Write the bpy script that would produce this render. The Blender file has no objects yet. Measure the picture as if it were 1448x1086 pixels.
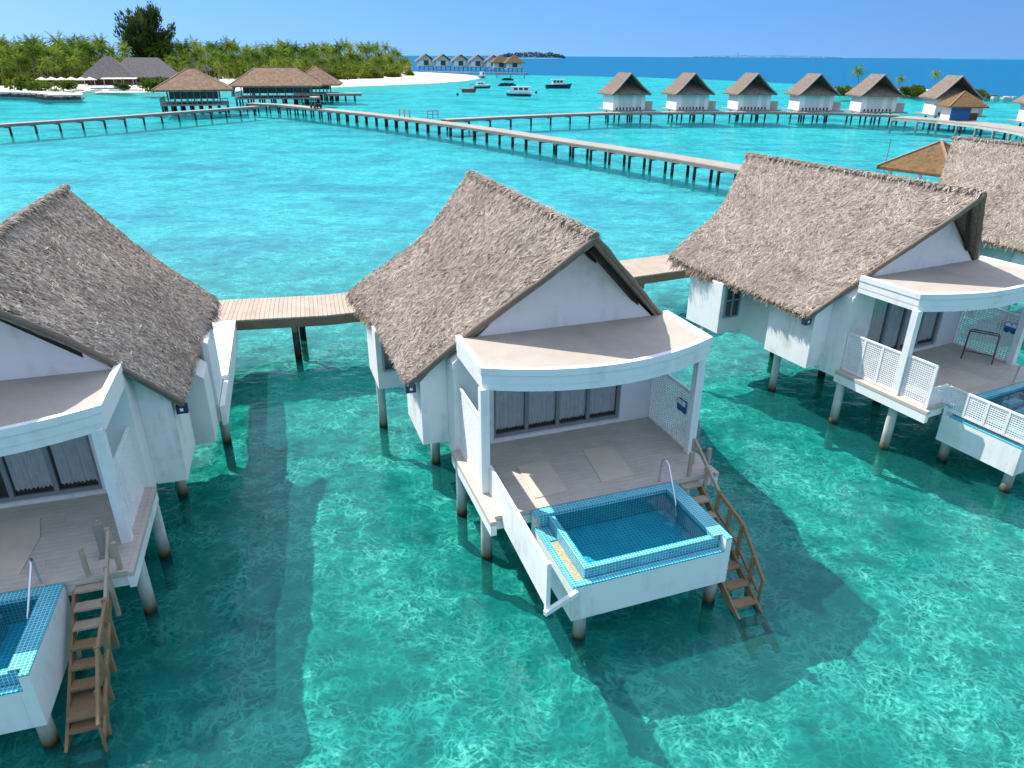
import bpy, math, random
from mathutils import Vector, Matrix, noise as mnoise
R = math.radians
scene = bpy.context.scene
COL = scene.collection

# ------------------------------------------------------------------ camera
FPX, CX, CY, CAMH = 1000.0, 724.0, 543.0, 10.5
PITCH = math.atan((CY - 78.9) / FPX)
ROLL = R(0.30)
def ray(u, v):
    x, y = (u - CX) / FPX, (v - CY) / FPX
    c, s = math.cos(ROLL), math.sin(ROLL)
    x, y = x * c + y * s, -x * s + y * c
    return Vector((x, math.cos(PITCH) - y * math.sin(PITCH), -(math.sin(PITCH) + y * math.cos(PITCH))))
def at(u, v, z=0.0):
    """ground position (height z) of a measured point"""
    d = ray(u, v)
    return Vector((0, 0, CAMH)) + d * ((z - CAMH) / d.z)

cam_d = bpy.data.cameras.new('camera')
cam = bpy.data.objects.new('camera', cam_d)
COL.objects.link(cam)
cam_d.sensor_width = 36.0
cam_d.lens = FPX / 1448.0 * 36.0
cam_d.clip_start = 0.2
cam_d.clip_end = 60000.0
c_, s_ = math.cos(ROLL), math.sin(ROLL)
r0 = Vector((1, 0, 0)); d0 = Vector((0, -math.sin(PITCH), -math.cos(PITCH))); f0 = Vector((0, math.cos(PITCH), -math.sin(PITCH)))
right = r0 * c_ - d0 * s_
down = r0 * s_ + d0 * c_
M3 = Matrix((right, -down, -f0)).transposed()
cam.matrix_world = Matrix.Translation((0, 0, CAMH)) @ M3.to_4x4()
scene.camera = cam

# ------------------------------------------------------------------ light
SUN_DIR = Vector((-0.52, 0.37, 0.77)).normalized()
SUN_EL = math.asin(SUN_DIR.z)
SUN_AZ = math.atan2(SUN_DIR.x, SUN_DIR.y)       # clockwise from +Y
sd = bpy.data.lights.new('sun', 'SUN'); sd.energy = 2.35; sd.angle = R(0.5); sd.color = (1.0, 0.955, 0.89)
so = bpy.data.objects.new('sun', sd); COL.objects.link(so)
so.rotation_euler = (-SUN_DIR).to_track_quat('-Z', 'Y').to_euler()
so.location = (0, 0, 60)

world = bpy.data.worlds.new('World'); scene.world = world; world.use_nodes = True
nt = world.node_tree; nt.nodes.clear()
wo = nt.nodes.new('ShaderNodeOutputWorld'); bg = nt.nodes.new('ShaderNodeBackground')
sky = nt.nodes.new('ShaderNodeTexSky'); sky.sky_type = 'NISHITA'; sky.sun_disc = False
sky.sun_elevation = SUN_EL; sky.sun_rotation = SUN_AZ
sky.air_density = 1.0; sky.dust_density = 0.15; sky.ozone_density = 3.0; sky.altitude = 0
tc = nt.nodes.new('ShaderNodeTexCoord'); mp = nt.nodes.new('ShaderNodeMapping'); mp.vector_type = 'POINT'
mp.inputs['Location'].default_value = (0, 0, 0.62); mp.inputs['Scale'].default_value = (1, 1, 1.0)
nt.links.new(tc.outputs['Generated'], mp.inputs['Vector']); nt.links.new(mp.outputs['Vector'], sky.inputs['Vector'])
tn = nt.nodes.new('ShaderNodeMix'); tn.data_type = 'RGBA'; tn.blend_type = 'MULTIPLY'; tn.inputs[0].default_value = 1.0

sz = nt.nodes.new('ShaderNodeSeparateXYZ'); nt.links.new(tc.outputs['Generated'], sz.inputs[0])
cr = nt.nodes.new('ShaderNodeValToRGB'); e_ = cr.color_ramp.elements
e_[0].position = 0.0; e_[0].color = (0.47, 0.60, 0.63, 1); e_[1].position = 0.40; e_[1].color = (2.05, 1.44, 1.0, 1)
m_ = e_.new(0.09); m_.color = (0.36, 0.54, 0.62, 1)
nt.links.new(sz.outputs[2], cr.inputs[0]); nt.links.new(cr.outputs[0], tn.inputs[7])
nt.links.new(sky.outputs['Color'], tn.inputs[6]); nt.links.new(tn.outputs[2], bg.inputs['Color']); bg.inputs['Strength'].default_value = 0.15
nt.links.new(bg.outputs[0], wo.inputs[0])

scene.view_settings.view_transform = 'Standard'; scene.view_settings.look = 'None'
scene.view_settings.exposure = 1.5; scene.view_settings.gamma = 1.0
scene.render.engine = 'CYCLES'
cy = scene.cycles
cy.max_bounces = 8; cy.diffuse_bounces = 3; cy.glossy_bounces = 3; cy.transparent_max_bounces = 24; cy.transmission_bounces = 4
cy.caustics_reflective = False; cy.caustics_refractive = False; cy.sample_clamp_indirect = 4.0
try:
    cy.use_denoising = True; cy.denoiser = 'OPENIMAGEDENOISE'
except Exception:
    pass

# ------------------------------------------------------------------ node helpers
class NT:
    def __init__(s, name):
        s.m = bpy.data.materials.new(name); s.m.use_nodes = True
        s.t = s.m.node_tree; s.t.nodes.clear()
        s.out = s.t.nodes.new('ShaderNodeOutputMaterial')
    def n(s, typ, **kw):
        nd = s.t.nodes.new(typ)
        for k, v in kw.items():
            setattr(nd, k, v)
        return nd
    def set(s, nd, key, val):
        sock = nd.inputs[key]
        if hasattr(val, 'is_output') or isinstance(val, bpy.types.NodeSocket):
            s.t.links.new(val, sock)
        else:
            if sock.type == 'RGBA' and len(val) == 3:
                val = (*val, 1)
            sock.default_value = val
    def geo(s, which='Position'): return s.n('ShaderNodeNewGeometry').outputs[which]
    def coord(s, which): return s.n('ShaderNodeTexCoord').outputs[which]
    def mapping(s, vec, scale=(1, 1, 1), rot=(0, 0, 0), loc=(0, 0, 0)):
        nd = s.n('ShaderNodeMapping'); s.set(nd, 'Vector', vec)
        nd.inputs['Scale'].default_value = scale; nd.inputs['Rotation'].default_value = rot; nd.inputs['Location'].default_value = loc
        return nd.outputs[0]
    def noise(s, vec, scale, detail=3, rough=0.55, out='Fac', dist=0.0):
        nd = s.n('ShaderNodeTexNoise'); s.set(nd, 'Vector', vec)
        nd.inputs['Scale'].default_value = scale; nd.inputs['Detail'].default_value = detail; nd.inputs['Roughness'].default_value = rough
        nd.inputs['Distortion'].default_value = dist
        return nd.outputs[out]
    def ramp(s, fac, stops, interp='LINEAR'):
        nd = s.n('ShaderNodeValToRGB'); s.set(nd, 'Fac', fac); cr = nd.color_ramp; cr.interpolation = interp
        while len(cr.elements) < len(stops): cr.elements.new(0.5)
        for e, (p, c) in zip(cr.elements, stops):
            e.position = p; e.color = (*c, 1) if len(c) == 3 else c
        return nd.outputs['Color']
    def math(s, op, a, b=0.0, c=0.0, clamp=False):
        nd = s.n('ShaderNodeMath', operation=op); nd.use_clamp = clamp
        for i, v in enumerate((a, b, c)):
            if isinstance(v, bpy.types.NodeSocket): s.t.links.new(v, nd.inputs[i])
            else: nd.inputs[i].default_value = v
        return nd.outputs[0]
    def maprange(s, v, a, b, c, d, smooth=False):
        nd = s.n('ShaderNodeMapRange'); nd.interpolation_type = 'SMOOTHSTEP' if smooth else 'LINEAR'
        s.set(nd, 0, v)
        for i, x in zip((1, 2, 3, 4), (a, b, c, d)): nd.inputs[i].default_value = x
        return nd.outputs[0]
    def mix(s, fac, a, b, blend='MIX'):
        nd = s.n('ShaderNodeMix', data_type='RGBA', blend_type=blend)
        s.set(nd, 0, fac); s.set(nd, 6, a); s.set(nd, 7, b)
        return nd.outputs[2]
    def bump(s, h, strength=0.3, dist=0.02, normal=None):
        nd = s.n('ShaderNodeBump'); s.set(nd, 'Height', h); nd.inputs['Strength'].default_value = strength; nd.inputs['Distance'].default_value = dist
        if normal is not None: s.set(nd, 'Normal', normal)
        return nd.outputs[0]
    def bsdf(s, color, rough=0.6, metal=0.0, spec=0.5, normal=None):
        nd = s.n('ShaderNodeBsdfPrincipled'); s.set(nd, 'Base Color', color); s.set(nd, 'Roughness', rough)
        nd.inputs['Metallic'].default_value = metal; nd.inputs['Specular IOR Level'].default_value = spec
        if normal is not None: s.set(nd, 'Normal', normal)
        return nd.outputs[0]
    def finish(s, shader):
        s.t.links.new(shader, s.out.inputs[0]); return s.m

def painted(name, col, stain=0.12, rough=0.6, board=0.0):
    k = NT(name); p = k.coord('Object')
    a = k.noise(p, 0.9, 5, 0.65); b = k.noise(k.mapping(p, (5, 5, 0.6)), 1.2, 4, 0.6)
    f = k.math('MULTIPLY', k.maprange(a, 0.45, 0.75, 0, 1, True), k.maprange(b, 0.35, 0.7, 0, 1))
    dark = tuple(c * (1 - stain * 2.2) * w for c, w in zip(col, (1.0, 0.97, 0.92)))
    c = k.mix(f, col, dark)
    h = k.noise(p, 14, 3)
    if board > 0:
        wv = k.n('ShaderNodeTexWave', wave_type='BANDS', bands_direction='Z'); k.set(wv, 'Vector', p); wv.inputs['Scale'].default_value = board
        h = k.math('ADD', k.math('MULTIPLY', h, 0.3), k.maprange(wv.outputs['Fac'], 0.0, 0.1, 0, 1))
    return k.finish(k.bsdf(c, rough, normal=k.bump(h, 0.25, 0.01)))

def planks(name, c1, c2, width=0.11, along=0, gap=0.06, rough=0.8, mf=0.25, wear=(0.5, 0.47, 0.44), wearamt=0.4):
    """weathered boards; along = uv axis the boards run along"""
    k = NT(name); uv = k.coord('UV')
    br = k.n('ShaderNodeTexBrick'); br.offset = 0.37; br.squash = 1.0
    vec = uv if along == 0 else k.mapping(uv, rot=(0, 0, math.pi / 2))
    k.set(br, 'Vector', vec)
    k.set(br, 'Color1', c1); k.set(br, 'Color2', c2); k.set(br, 'Mortar', tuple(x * mf for x in c1))
    br.inputs['Scale'].default_value = 1.0; br.inputs['Mortar Size'].default_value = width * gap; br.inputs['Mortar Smooth'].default_value = 0.2
    br.inputs['Brick Width'].default_value = 2.3; br.inputs['Row Height'].default_value = width; br.inputs['Bias'].default_value = 0.0
    n1 = k.noise(k.mapping(vec, (1.2, 14, 1)), 2.0, 4, 0.6); n2 = k.noise(uv, 1.3, 5, 0.65)
    c = k.mix(k.maprange(n2, 0.4, 0.68, 0, wearamt, True), br.outputs['Color'], wear)
    c = k.mix(k.maprange(n1, 0.3, 0.75, 0.0, 0.45), c, tuple(x * 0.55 for x in c1))
    h = k.math('ADD', k.math('MULTIPLY', br.outputs['Fac'], -1.0), k.math('MULTIPLY', n1, 0.35))
    return k.finish(k.bsdf(c, rough, spec=0.25, normal=k.bump(h, 0.5, 0.01)))

def wood(name, c1, c2, rough=0.75):
    k = NT(name); p = k.coord('Object')
    n1 = k.noise(k.mapping(p, (4, 4, 1)), 3, 5, 0.65); n2 = k.noise(p, 1.1, 3)
    c = k.mix(n1, c1, c2); c = k.mix(k.maprange(n2, 0.45, 0.75, 0, 0.5), c, tuple(x * 0.5 for x in c1))
    return k.finish(k.bsdf(c, rough, spec=0.25, normal=k.bump(n1, 0.4, 0.01)))

def plain(name, col, rough=0.6, metal=0.0, var=0.15, scale=3.0, spec=0.5):
    k = NT(name); p = k.coord('Object'); n = k.noise(p, scale, 4, 0.6)
    c = k.mix(k.maprange(n, 0.35, 0.7, 0, 1), col, tuple(x * (1 - var) for x in col))
    return k.finish(k.bsdf(c, rough, metal, spec, normal=k.bump(n, 0.1, 0.01)))

def thatch_strips(name, dark, mid, light):
    k = NT(name)
    r = k.geo('Random Per Island'); p = k.geo('Position')
    n = k.noise(p, 0.8, 4, 0.6); fine = k.noise(p, 26, 3, 0.7)
    f = k.math('ADD', k.math('MULTIPLY', r, 0.75), k.math('MULTIPLY', k.maprange(n, 0.3, 0.7, 0, 1), 0.25))
    c = k.ramp(f, [(0.0, dark), (0.35, tuple((a + b) / 2 for a, b in zip(dark, mid))), (0.62, mid), (0.86, tuple((a + b) / 2 for a, b in zip(light, mid))), (1.0, light)])
    c = k.mix(k.maprange(fine, 0.35, 0.7, 0.0, 0.4), c, tuple(x * 0.6 for x in mid))
    d = k.n('ShaderNodeBsdfDiffuse'); k.set(d, 'Color', c); d.inputs['Roughness'].default_value = 0.6
    return k.finish(d.outputs[0])

def tile_mat(name, c1, c2, grout, size=0.06, gloss=0.12, gw=0.10):
    k = NT(name); uv = k.coord('UV')
    br = k.n('ShaderNodeTexBrick'); br.offset = 0.0; k.set(br, 'Vector', uv)
    k.set(br, 'Color1', c1); k.set(br, 'Color2', c2); k.set(br, 'Mortar', grout)
    br.inputs['Scale'].default_value = 1.0; br.inputs['Mortar Size'].default_value = size * gw; br.inputs['Mortar Smooth'].default_value = 0.1
    br.inputs['Brick Width'].default_value = size; br.inputs['Row Height'].default_value = size
    n = k.noise(uv, 1.6, 3)
    c = k.mix(k.maprange(n, 0.35, 0.7, 0, 0.35), br.outputs['Color'], tuple(x * 0.7 for x in c1))
    return k.finish(k.bsdf(c, k.maprange(br.outputs['Fac'], 0, 1, gloss, 0.7), spec=0.5, normal=k.bump(k.math('MULTIPLY', br.outputs['Fac'], -1), 0.3, 0.004)))

def pile_mat(name='concrete_pile', c1=(0.64, 0.64, 0.61), c2=(0.48, 0.47, 0.43)):
    k = NT(name); p = k.geo('Position')
    sx = k.n('ShaderNodeSeparateXYZ'); k.set(sx, 0, p)
    n = k.noise(p, 3.0, 5, 0.65); n2 = k.noise(k.mapping(p, (6, 6, 1)), 1.5, 3)
    z = k.math('ADD', sx.outputs[2], k.math('MULTIPLY', k.math('SUBTRACT', n, 0.5), 0.25))
    base = k.mix(k.maprange(n2, 0.4, 0.7, 0, 1), c1, c2)
    c = k.ramp(k.maprange(z, -0.1, 0.7, 0, 1), [(0.0, (0.028, 0.026, 0.018)), (0.17, (0.04, 0.035, 0.02)), (0.27, (0.20, 0.165, 0.085)), (0.42, (0.42, 0.40, 0.34)), (1.0, (1, 1, 1))])
    c = k.mix(1.0, base, c, 'MULTIPLY')
    c = k.mix(k.maprange(z, -0.04, -0.40, 0, 1, True), c, (0.36, 0.38, 0.28))
    return k.finish(k.bsdf(c, 0.85, spec=0.2, normal=k.bump(n, 0.4, 0.02)))

def leafy(name, a, b, c_, trans=0.25):
    k = NT(name); r = k.geo('Random Per Island'); info = k.n('ShaderNodeObjectInfo').outputs['Random']
    c = k.ramp(k.math('ADD', k.math('MULTIPLY', r, 0.45), k.math('MULTIPLY', info, 0.55)), [(0.1, a), (0.5, b), (0.92, c_)])
    d = k.n('ShaderNodeBsdfDiffuse'); k.set(d, 'Color', c)
    t = k.n('ShaderNodeBsdfTranslucent'); k.set(t, 'Color', c)
    m = k.n('ShaderNodeMixShader'); m.inputs[0].default_value = trans
    k.t.links.new(d.outputs[0], m.inputs[1]); k.t.links.new(t.outputs[0], m.inputs[2])
    return k.finish(m.outputs[0])

def water_mat():
    k = NT('lagoon_water'); p = k.geo('Position')
    w1 = k.noise(p, 0.55, 2, 0.5, 'Color'); w2 = k.noise(p, 2.6, 3, 0.6, 'Color')
    va = k.n('ShaderNodeVectorMath', operation='MULTIPLY_ADD'); k.set(va, 0, w1); va.inputs[1].default_value = (1.6, 1.6, 0); k.set(va, 2, p)
    vb = k.n('ShaderNodeVectorMath', operation='MULTIPLY_ADD'); k.set(vb, 0, w2); vb.inputs[1].default_value = (0.55, 0.55, 0); k.set(vb, 2, va.outputs[0])
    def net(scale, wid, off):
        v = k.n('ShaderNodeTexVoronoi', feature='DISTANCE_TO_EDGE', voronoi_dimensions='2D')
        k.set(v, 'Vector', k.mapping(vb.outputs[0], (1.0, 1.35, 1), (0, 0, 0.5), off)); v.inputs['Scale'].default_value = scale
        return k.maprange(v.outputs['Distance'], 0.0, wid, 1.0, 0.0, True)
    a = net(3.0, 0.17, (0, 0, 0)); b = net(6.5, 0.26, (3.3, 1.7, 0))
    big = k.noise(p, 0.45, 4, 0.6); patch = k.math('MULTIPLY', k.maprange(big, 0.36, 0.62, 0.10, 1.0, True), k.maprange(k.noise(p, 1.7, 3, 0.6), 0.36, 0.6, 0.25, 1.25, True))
    caus = k.math('MULTIPLY', k.math('ADD', k.math('MULTIPLY', a, 0.75), k.math('MULTIPLY', b, 0.55)), patch, clamp=True)  # caustic light painted as a net of cell edges, broken into patches
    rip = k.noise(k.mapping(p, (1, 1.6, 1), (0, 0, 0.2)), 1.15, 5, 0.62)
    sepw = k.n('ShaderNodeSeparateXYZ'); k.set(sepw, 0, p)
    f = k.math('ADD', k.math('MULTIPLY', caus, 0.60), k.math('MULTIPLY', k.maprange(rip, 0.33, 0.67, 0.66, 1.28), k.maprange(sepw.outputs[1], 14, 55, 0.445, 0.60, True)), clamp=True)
    # clear shallow water: tint of one surface crossing, scaled by painted caustics and ripples
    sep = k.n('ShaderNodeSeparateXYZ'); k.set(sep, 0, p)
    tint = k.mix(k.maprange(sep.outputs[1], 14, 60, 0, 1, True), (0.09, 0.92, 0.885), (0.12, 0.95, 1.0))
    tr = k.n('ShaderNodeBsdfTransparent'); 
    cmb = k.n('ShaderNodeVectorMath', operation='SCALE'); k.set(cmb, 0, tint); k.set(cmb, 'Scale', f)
    # painted caustic lines: the net whitens the surface colour, no light is focused
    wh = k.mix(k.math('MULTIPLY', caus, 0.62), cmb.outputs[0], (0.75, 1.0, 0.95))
    k.set(tr, 'Color', wh)
    h1 = k.noise(k.mapping(p, (1.0, 1.7, 1), (0, 0, 0.25)), 0.9, 3, 0.55); h2 = k.noise(k.mapping(p, (1.0, 1.6, 1), (0, 0, -0.3)), 3.2, 4, 0.6)
    h = k.math('ADD', k.math('MULTIPLY', h1, 0.7), k.math('MULTIPLY', h2, 0.11))
    nb = k.bump(h, 0.7, 0.125)
    g = k.n('ShaderNodeBsdfGlossy'); k.set(g, 'Color', (0.9, 0.95, 1.0)); g.inputs['Roughness'].default_value = 0.10; k.set(g, 'Normal', nb)
    fr = k.n('ShaderNodeFresnel'); fr.inputs['IOR'].default_value = 1.33; k.set(fr, 'Normal', nb)
    fac = k.math('MINIMUM', k.math('MULTIPLY', fr.outputs[0], 1.0), k.maprange(sepw.outputs[1], 30, 160, 0.22, 0.13))
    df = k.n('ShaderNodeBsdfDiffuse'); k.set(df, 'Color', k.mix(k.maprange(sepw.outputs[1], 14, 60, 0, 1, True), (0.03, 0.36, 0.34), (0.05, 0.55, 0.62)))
    body = k.n('ShaderNodeMixShader'); body.inputs[0].default_value = 0.13; k.t.links.new(tr.outputs[0], body.inputs[1]); k.t.links.new(df.outputs[0], body.inputs[2])
    ms = k.n('ShaderNodeMixShader'); k.set(ms, 0, fac); k.t.links.new(body.outputs[0], ms.inputs[1]); k.t.links.new(g.outputs[0], ms.inputs[2])
    return k.finish(ms.outputs[0])

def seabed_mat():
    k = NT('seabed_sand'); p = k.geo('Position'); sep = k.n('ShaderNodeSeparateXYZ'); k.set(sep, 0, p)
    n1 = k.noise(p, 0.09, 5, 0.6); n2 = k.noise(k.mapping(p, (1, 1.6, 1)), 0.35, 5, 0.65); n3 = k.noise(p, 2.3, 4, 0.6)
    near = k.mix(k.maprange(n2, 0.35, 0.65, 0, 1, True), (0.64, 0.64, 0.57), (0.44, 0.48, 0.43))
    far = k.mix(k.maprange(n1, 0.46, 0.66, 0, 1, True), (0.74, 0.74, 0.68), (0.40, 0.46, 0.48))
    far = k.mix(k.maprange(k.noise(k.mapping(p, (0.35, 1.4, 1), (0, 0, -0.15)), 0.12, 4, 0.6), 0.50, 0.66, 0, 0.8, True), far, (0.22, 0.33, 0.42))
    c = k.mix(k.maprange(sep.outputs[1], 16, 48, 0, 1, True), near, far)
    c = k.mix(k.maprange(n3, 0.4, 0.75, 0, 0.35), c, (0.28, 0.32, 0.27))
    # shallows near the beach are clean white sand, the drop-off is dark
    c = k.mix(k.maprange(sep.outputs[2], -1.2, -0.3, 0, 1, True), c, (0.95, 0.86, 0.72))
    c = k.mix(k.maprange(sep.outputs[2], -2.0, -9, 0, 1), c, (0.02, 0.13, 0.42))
    return k.finish(k.bsdf(c, 0.95, spec=0.0))

M = {}
M['white'] = painted('white_paint', (0.82, 0.82, 0.805), 0.16)
M['white_board'] = painted('white_fascia_paint', (0.82, 0.82, 0.805), 0.18)
M['thatch'] = thatch_strips('dry_palm_thatch', (0.20, 0.16, 0.125), (0.56, 0.46, 0.37), (0.88, 0.77, 0.64))
M['thatch_edge'] = thatch_strips('thatch_fringe', (0.15, 0.115, 0.08), (0.42, 0.335, 0.25), (0.64, 0.54, 0.42))
M['thatch_base'] = plain('thatch_underlayer', (0.30, 0.25, 0.20), 0.95, 0, 0.5, 9, 0.1)
M['rake'] = wood('weathered_rake_thatch', (0.27, 0.215, 0.17), (0.15, 0.12, 0.095), 0.9)
M['darkwood'] = wood('dark_rafter_wood', (0.055, 0.045, 0.038), (0.03, 0.026, 0.022))
M['deck'] = planks('grey_terrace_boards', (0.56, 0.495, 0.43), (0.52, 0.455, 0.395), 0.14, 0, gap=0.035, mf=0.55, wear=(0.63, 0.56, 0.49), wearamt=0.7)
M['walk'] = planks('bleached_walkway_boards', (0.50, 0.395, 0.31), (0.41, 0.32, 0.25), 0.16, 1, wear=(0.54, 0.45, 0.375))
M['jetty'] = planks('grey_jetty_boards', (0.44, 0.375, 0.315), (0.36, 0.305, 0.255), 0.3, 1, wear=(0.48, 0.415, 0.355))
M['beam'] = wood('jetty_beam_wood', (0.23, 0.18, 0.125), (0.13, 0.10, 0.07))
M['jbeam'] = wood('dark_jetty_beam', (0.30, 0.27, 0.235), (0.19, 0.17, 0.15))
M['jpile'] = pile_mat('jetty_pile', (0.06, 0.06, 0.055), (0.035, 0.037, 0.035))
M['stair'] = wood('stair_wood', (0.36, 0.24, 0.13), (0.20, 0.125, 0.065))
M['stairgrey'] = wood('bleached_stair_wood', (0.50, 0.41, 0.31), (0.33, 0.26, 0.19))
M['plywood'] = plain('weathered_plywood', (0.62, 0.53, 0.43), 0.85, 0, 0.15, 1.6, 0.2)
M['canopy'] = plain('canopy_felt', (0.46, 0.405, 0.345), 0.95, 0, 0.16, 1.1, 0.1)
M['pile'] = pile_mat()
M['tile'] = tile_mat('blue_mosaic_tile', (0.012, 0.33, 0.45), (0.02, 0.48, 0.58), (0.55, 0.78, 0.80), 0.065, gw=0.08)
M['tiledeep'] = tile_mat('pool_floor_tile', (0.015, 0.36, 0.50), (0.02, 0.44, 0.56), (0.20, 0.58, 0.66), 0.085, gw=0.06)
M['gravel'] = plain('gutter_pebbles', (0.55, 0.45, 0.28), 0.9, 0, 0.5, 22)
M['steel'] = plain('polished_steel', (0.72, 0.73, 0.74), 0.2, 1.0, 0.05)
M['frame'] = plain('grey_window_frame', (0.25, 0.27, 0.275), 0.5, 0, 0.1)
M['wframe'] = plain('grey_green_frame', (0.30, 0.34, 0.34), 0.5, 0, 0.1)
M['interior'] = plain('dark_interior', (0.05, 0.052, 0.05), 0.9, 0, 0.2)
M['curtain'] = plain('pale_curtain', (0.90, 0.90, 0.87), 0.95, 0, 0.12, 6, 0.1)
M['blue'] = plain('blue_cloth', (0.04, 0.19, 0.45), 0.9, 0, 0.2)
M['navy'] = plain('navy_plate', (0.012, 0.03, 0.085), 0.5, 0, 0.2)
M['brownmetal'] = plain('brown_painted_tube', (0.11, 0.07, 0.055), 0.5, 0, 0.2)
def glass():
    k = NT('window_glass'); t = k.n('ShaderNodeBsdfTransparent'); k.set(t, 'Color', (0.97, 0.985, 0.985)); g = k.n('ShaderNodeBsdfGlossy'); g.inputs['Roughness'].default_value = 0.03
    fr = k.n('ShaderNodeFresnel'); fr.inputs['IOR'].default_value = 1.5
    m = k.n('ShaderNodeMixShader'); k.set(m, 0, k.math('ADD', fr.outputs[0], 0.04)); k.t.links.new(t.outputs[0], m.inputs[1]); k.t.links.new(g.outputs[0], m.inputs[2])
    return k.finish(m.outputs[0])
M['glass'] = glass()
def poolwater():
    k = NT('pool_water'); t = k.n('ShaderNodeBsdfTransparent'); k.set(t, 'Color', (0.60, 0.93, 0.97)); g = k.n('ShaderNodeBsdfGlossy'); g.inputs['Roughness'].default_value = 0.02
    nb = k.bump(k.noise(k.geo('Position'), 3.0, 2), 0.25, 0.03); k.set(g, 'Normal', nb)
    fr = k.n('ShaderNodeFresnel'); fr.inputs['IOR'].default_value = 1.33; k.set(fr, 'Normal', nb)
    m = k.n('ShaderNodeMixShader'); k.set(m, 0, fr.outputs[0]); k.t.links.new(t.outputs[0], m.inputs[1]); k.t.links.new(g.outputs[0], m.inputs[2])
    return k.finish(m.outputs[0])
M['poolwater'] = poolwater()
M['palm'] = leafy('palm_leaf', (0.03, 0.075, 0.012), (0.12, 0.20, 0.026), (0.33, 0.39, 0.06), 0.28)
M['shrub'] = leafy('shrub_leaf', (0.04, 0.075, 0.012), (0.13, 0.175, 0.025), (0.25, 0.28, 0.045), 0.3)
M['casu'] = leafy('casuarina_needles', (0.04, 0.07, 0.022), (0.10, 0.135, 0.045), (0.24, 0.27, 0.10), 0.3)
M['farleaf'] = leafy('distant_leaf', (0.03, 0.06, 0.06), (0.045, 0.085, 0.08), (0.08, 0.12, 0.105), 0.1)  # blue-green cast puts distance haze into the leaf colour
M['trunk'] = wood('palm_trunk_bark', (0.30, 0.26, 0.21), (0.17, 0.14, 0.11))
M['farroof'] = plain('brown_shingle_roof', (0.235, 0.185, 0.15), 0.95, 0, 0.45, 2.2, 0.1)
M['greyroof'] = plain('grey_thatch_roof', (0.20, 0.18, 0.17), 0.95, 0, 0.4, 2.0, 0.1)
M['restroof'] = plain('warm_brown_shingle_roof', (0.31, 0.205, 0.135), 0.95, 0, 0.45, 1.6, 0.1)
M['redroof'] = plain('russet_shingle_roof', (0.205, 0.125, 0.062), 0.95, 0, 0.45, 3.0, 0.1)
M['ridgecap'] = plain('pale_ridge_capping', (0.38, 0.24, 0.14), 0.9, 0, 0.3)
M['palewall'] = painted('pale_green_wall', (0.60, 0.66, 0.62), 0.1)
M['sand'] = plain('white_coral_sand', (0.80, 0.72, 0.62), 0.95, 0, 0.10, 0.25, 0.1)
M['rock'] = plain('dark_wet_rock', (0.10, 0.09, 0.08), 0.9, 0, 0.5, 1.5, 0.2)
M['concrete'] = plain('pale_concrete', (0.50, 0.47, 0.42), 0.9, 0, 0.2, 0.8)
M['bluewall'] = plain('blue_painted_boards', (0.015, 0.14, 0.42), 0.6, 0, 0.25)
M['brownwall'] = wood('brown_wall_boards', (0.17, 0.085, 0.05), (0.10, 0.05, 0.03))
M['boatwhite'] = plain('white_gelcoat', (0.80, 0.80, 0.80), 0.3, 0, 0.05)
M['boatnavy'] = plain('navy_hull', (0.012, 0.022, 0.05), 0.35, 0, 0.15)
M['boatred'] = plain('red_hull', (0.50, 0.05, 0.04), 0.4, 0, 0.2)
M['black'] = plain('black_rubber', (0.015, 0.015, 0.016), 0.6, 0, 0.2)
M['awning'] = plain('cream_awning', (0.62, 0.56, 0.46), 0.9, 0, 0.1)
M['teal'] = plain('teal_canvas', (0.10, 0.42, 0.45), 0.9, 0, 0.2)
M['darkglass'] = plain('dark_pavilion_glass', (0.045, 0.075, 0.085), 0.15, 0, 0.2)
M['greywood'] = wood('weathered_grey_wood', (0.36, 0.34, 0.31), (0.25, 0.235, 0.21))
M['skin'] = plain('skin', (0.35, 0.2, 0.13), 0.6, 0, 0.05)
M['water'] = water_mat(); M['seabed'] = seabed_mat()

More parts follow.
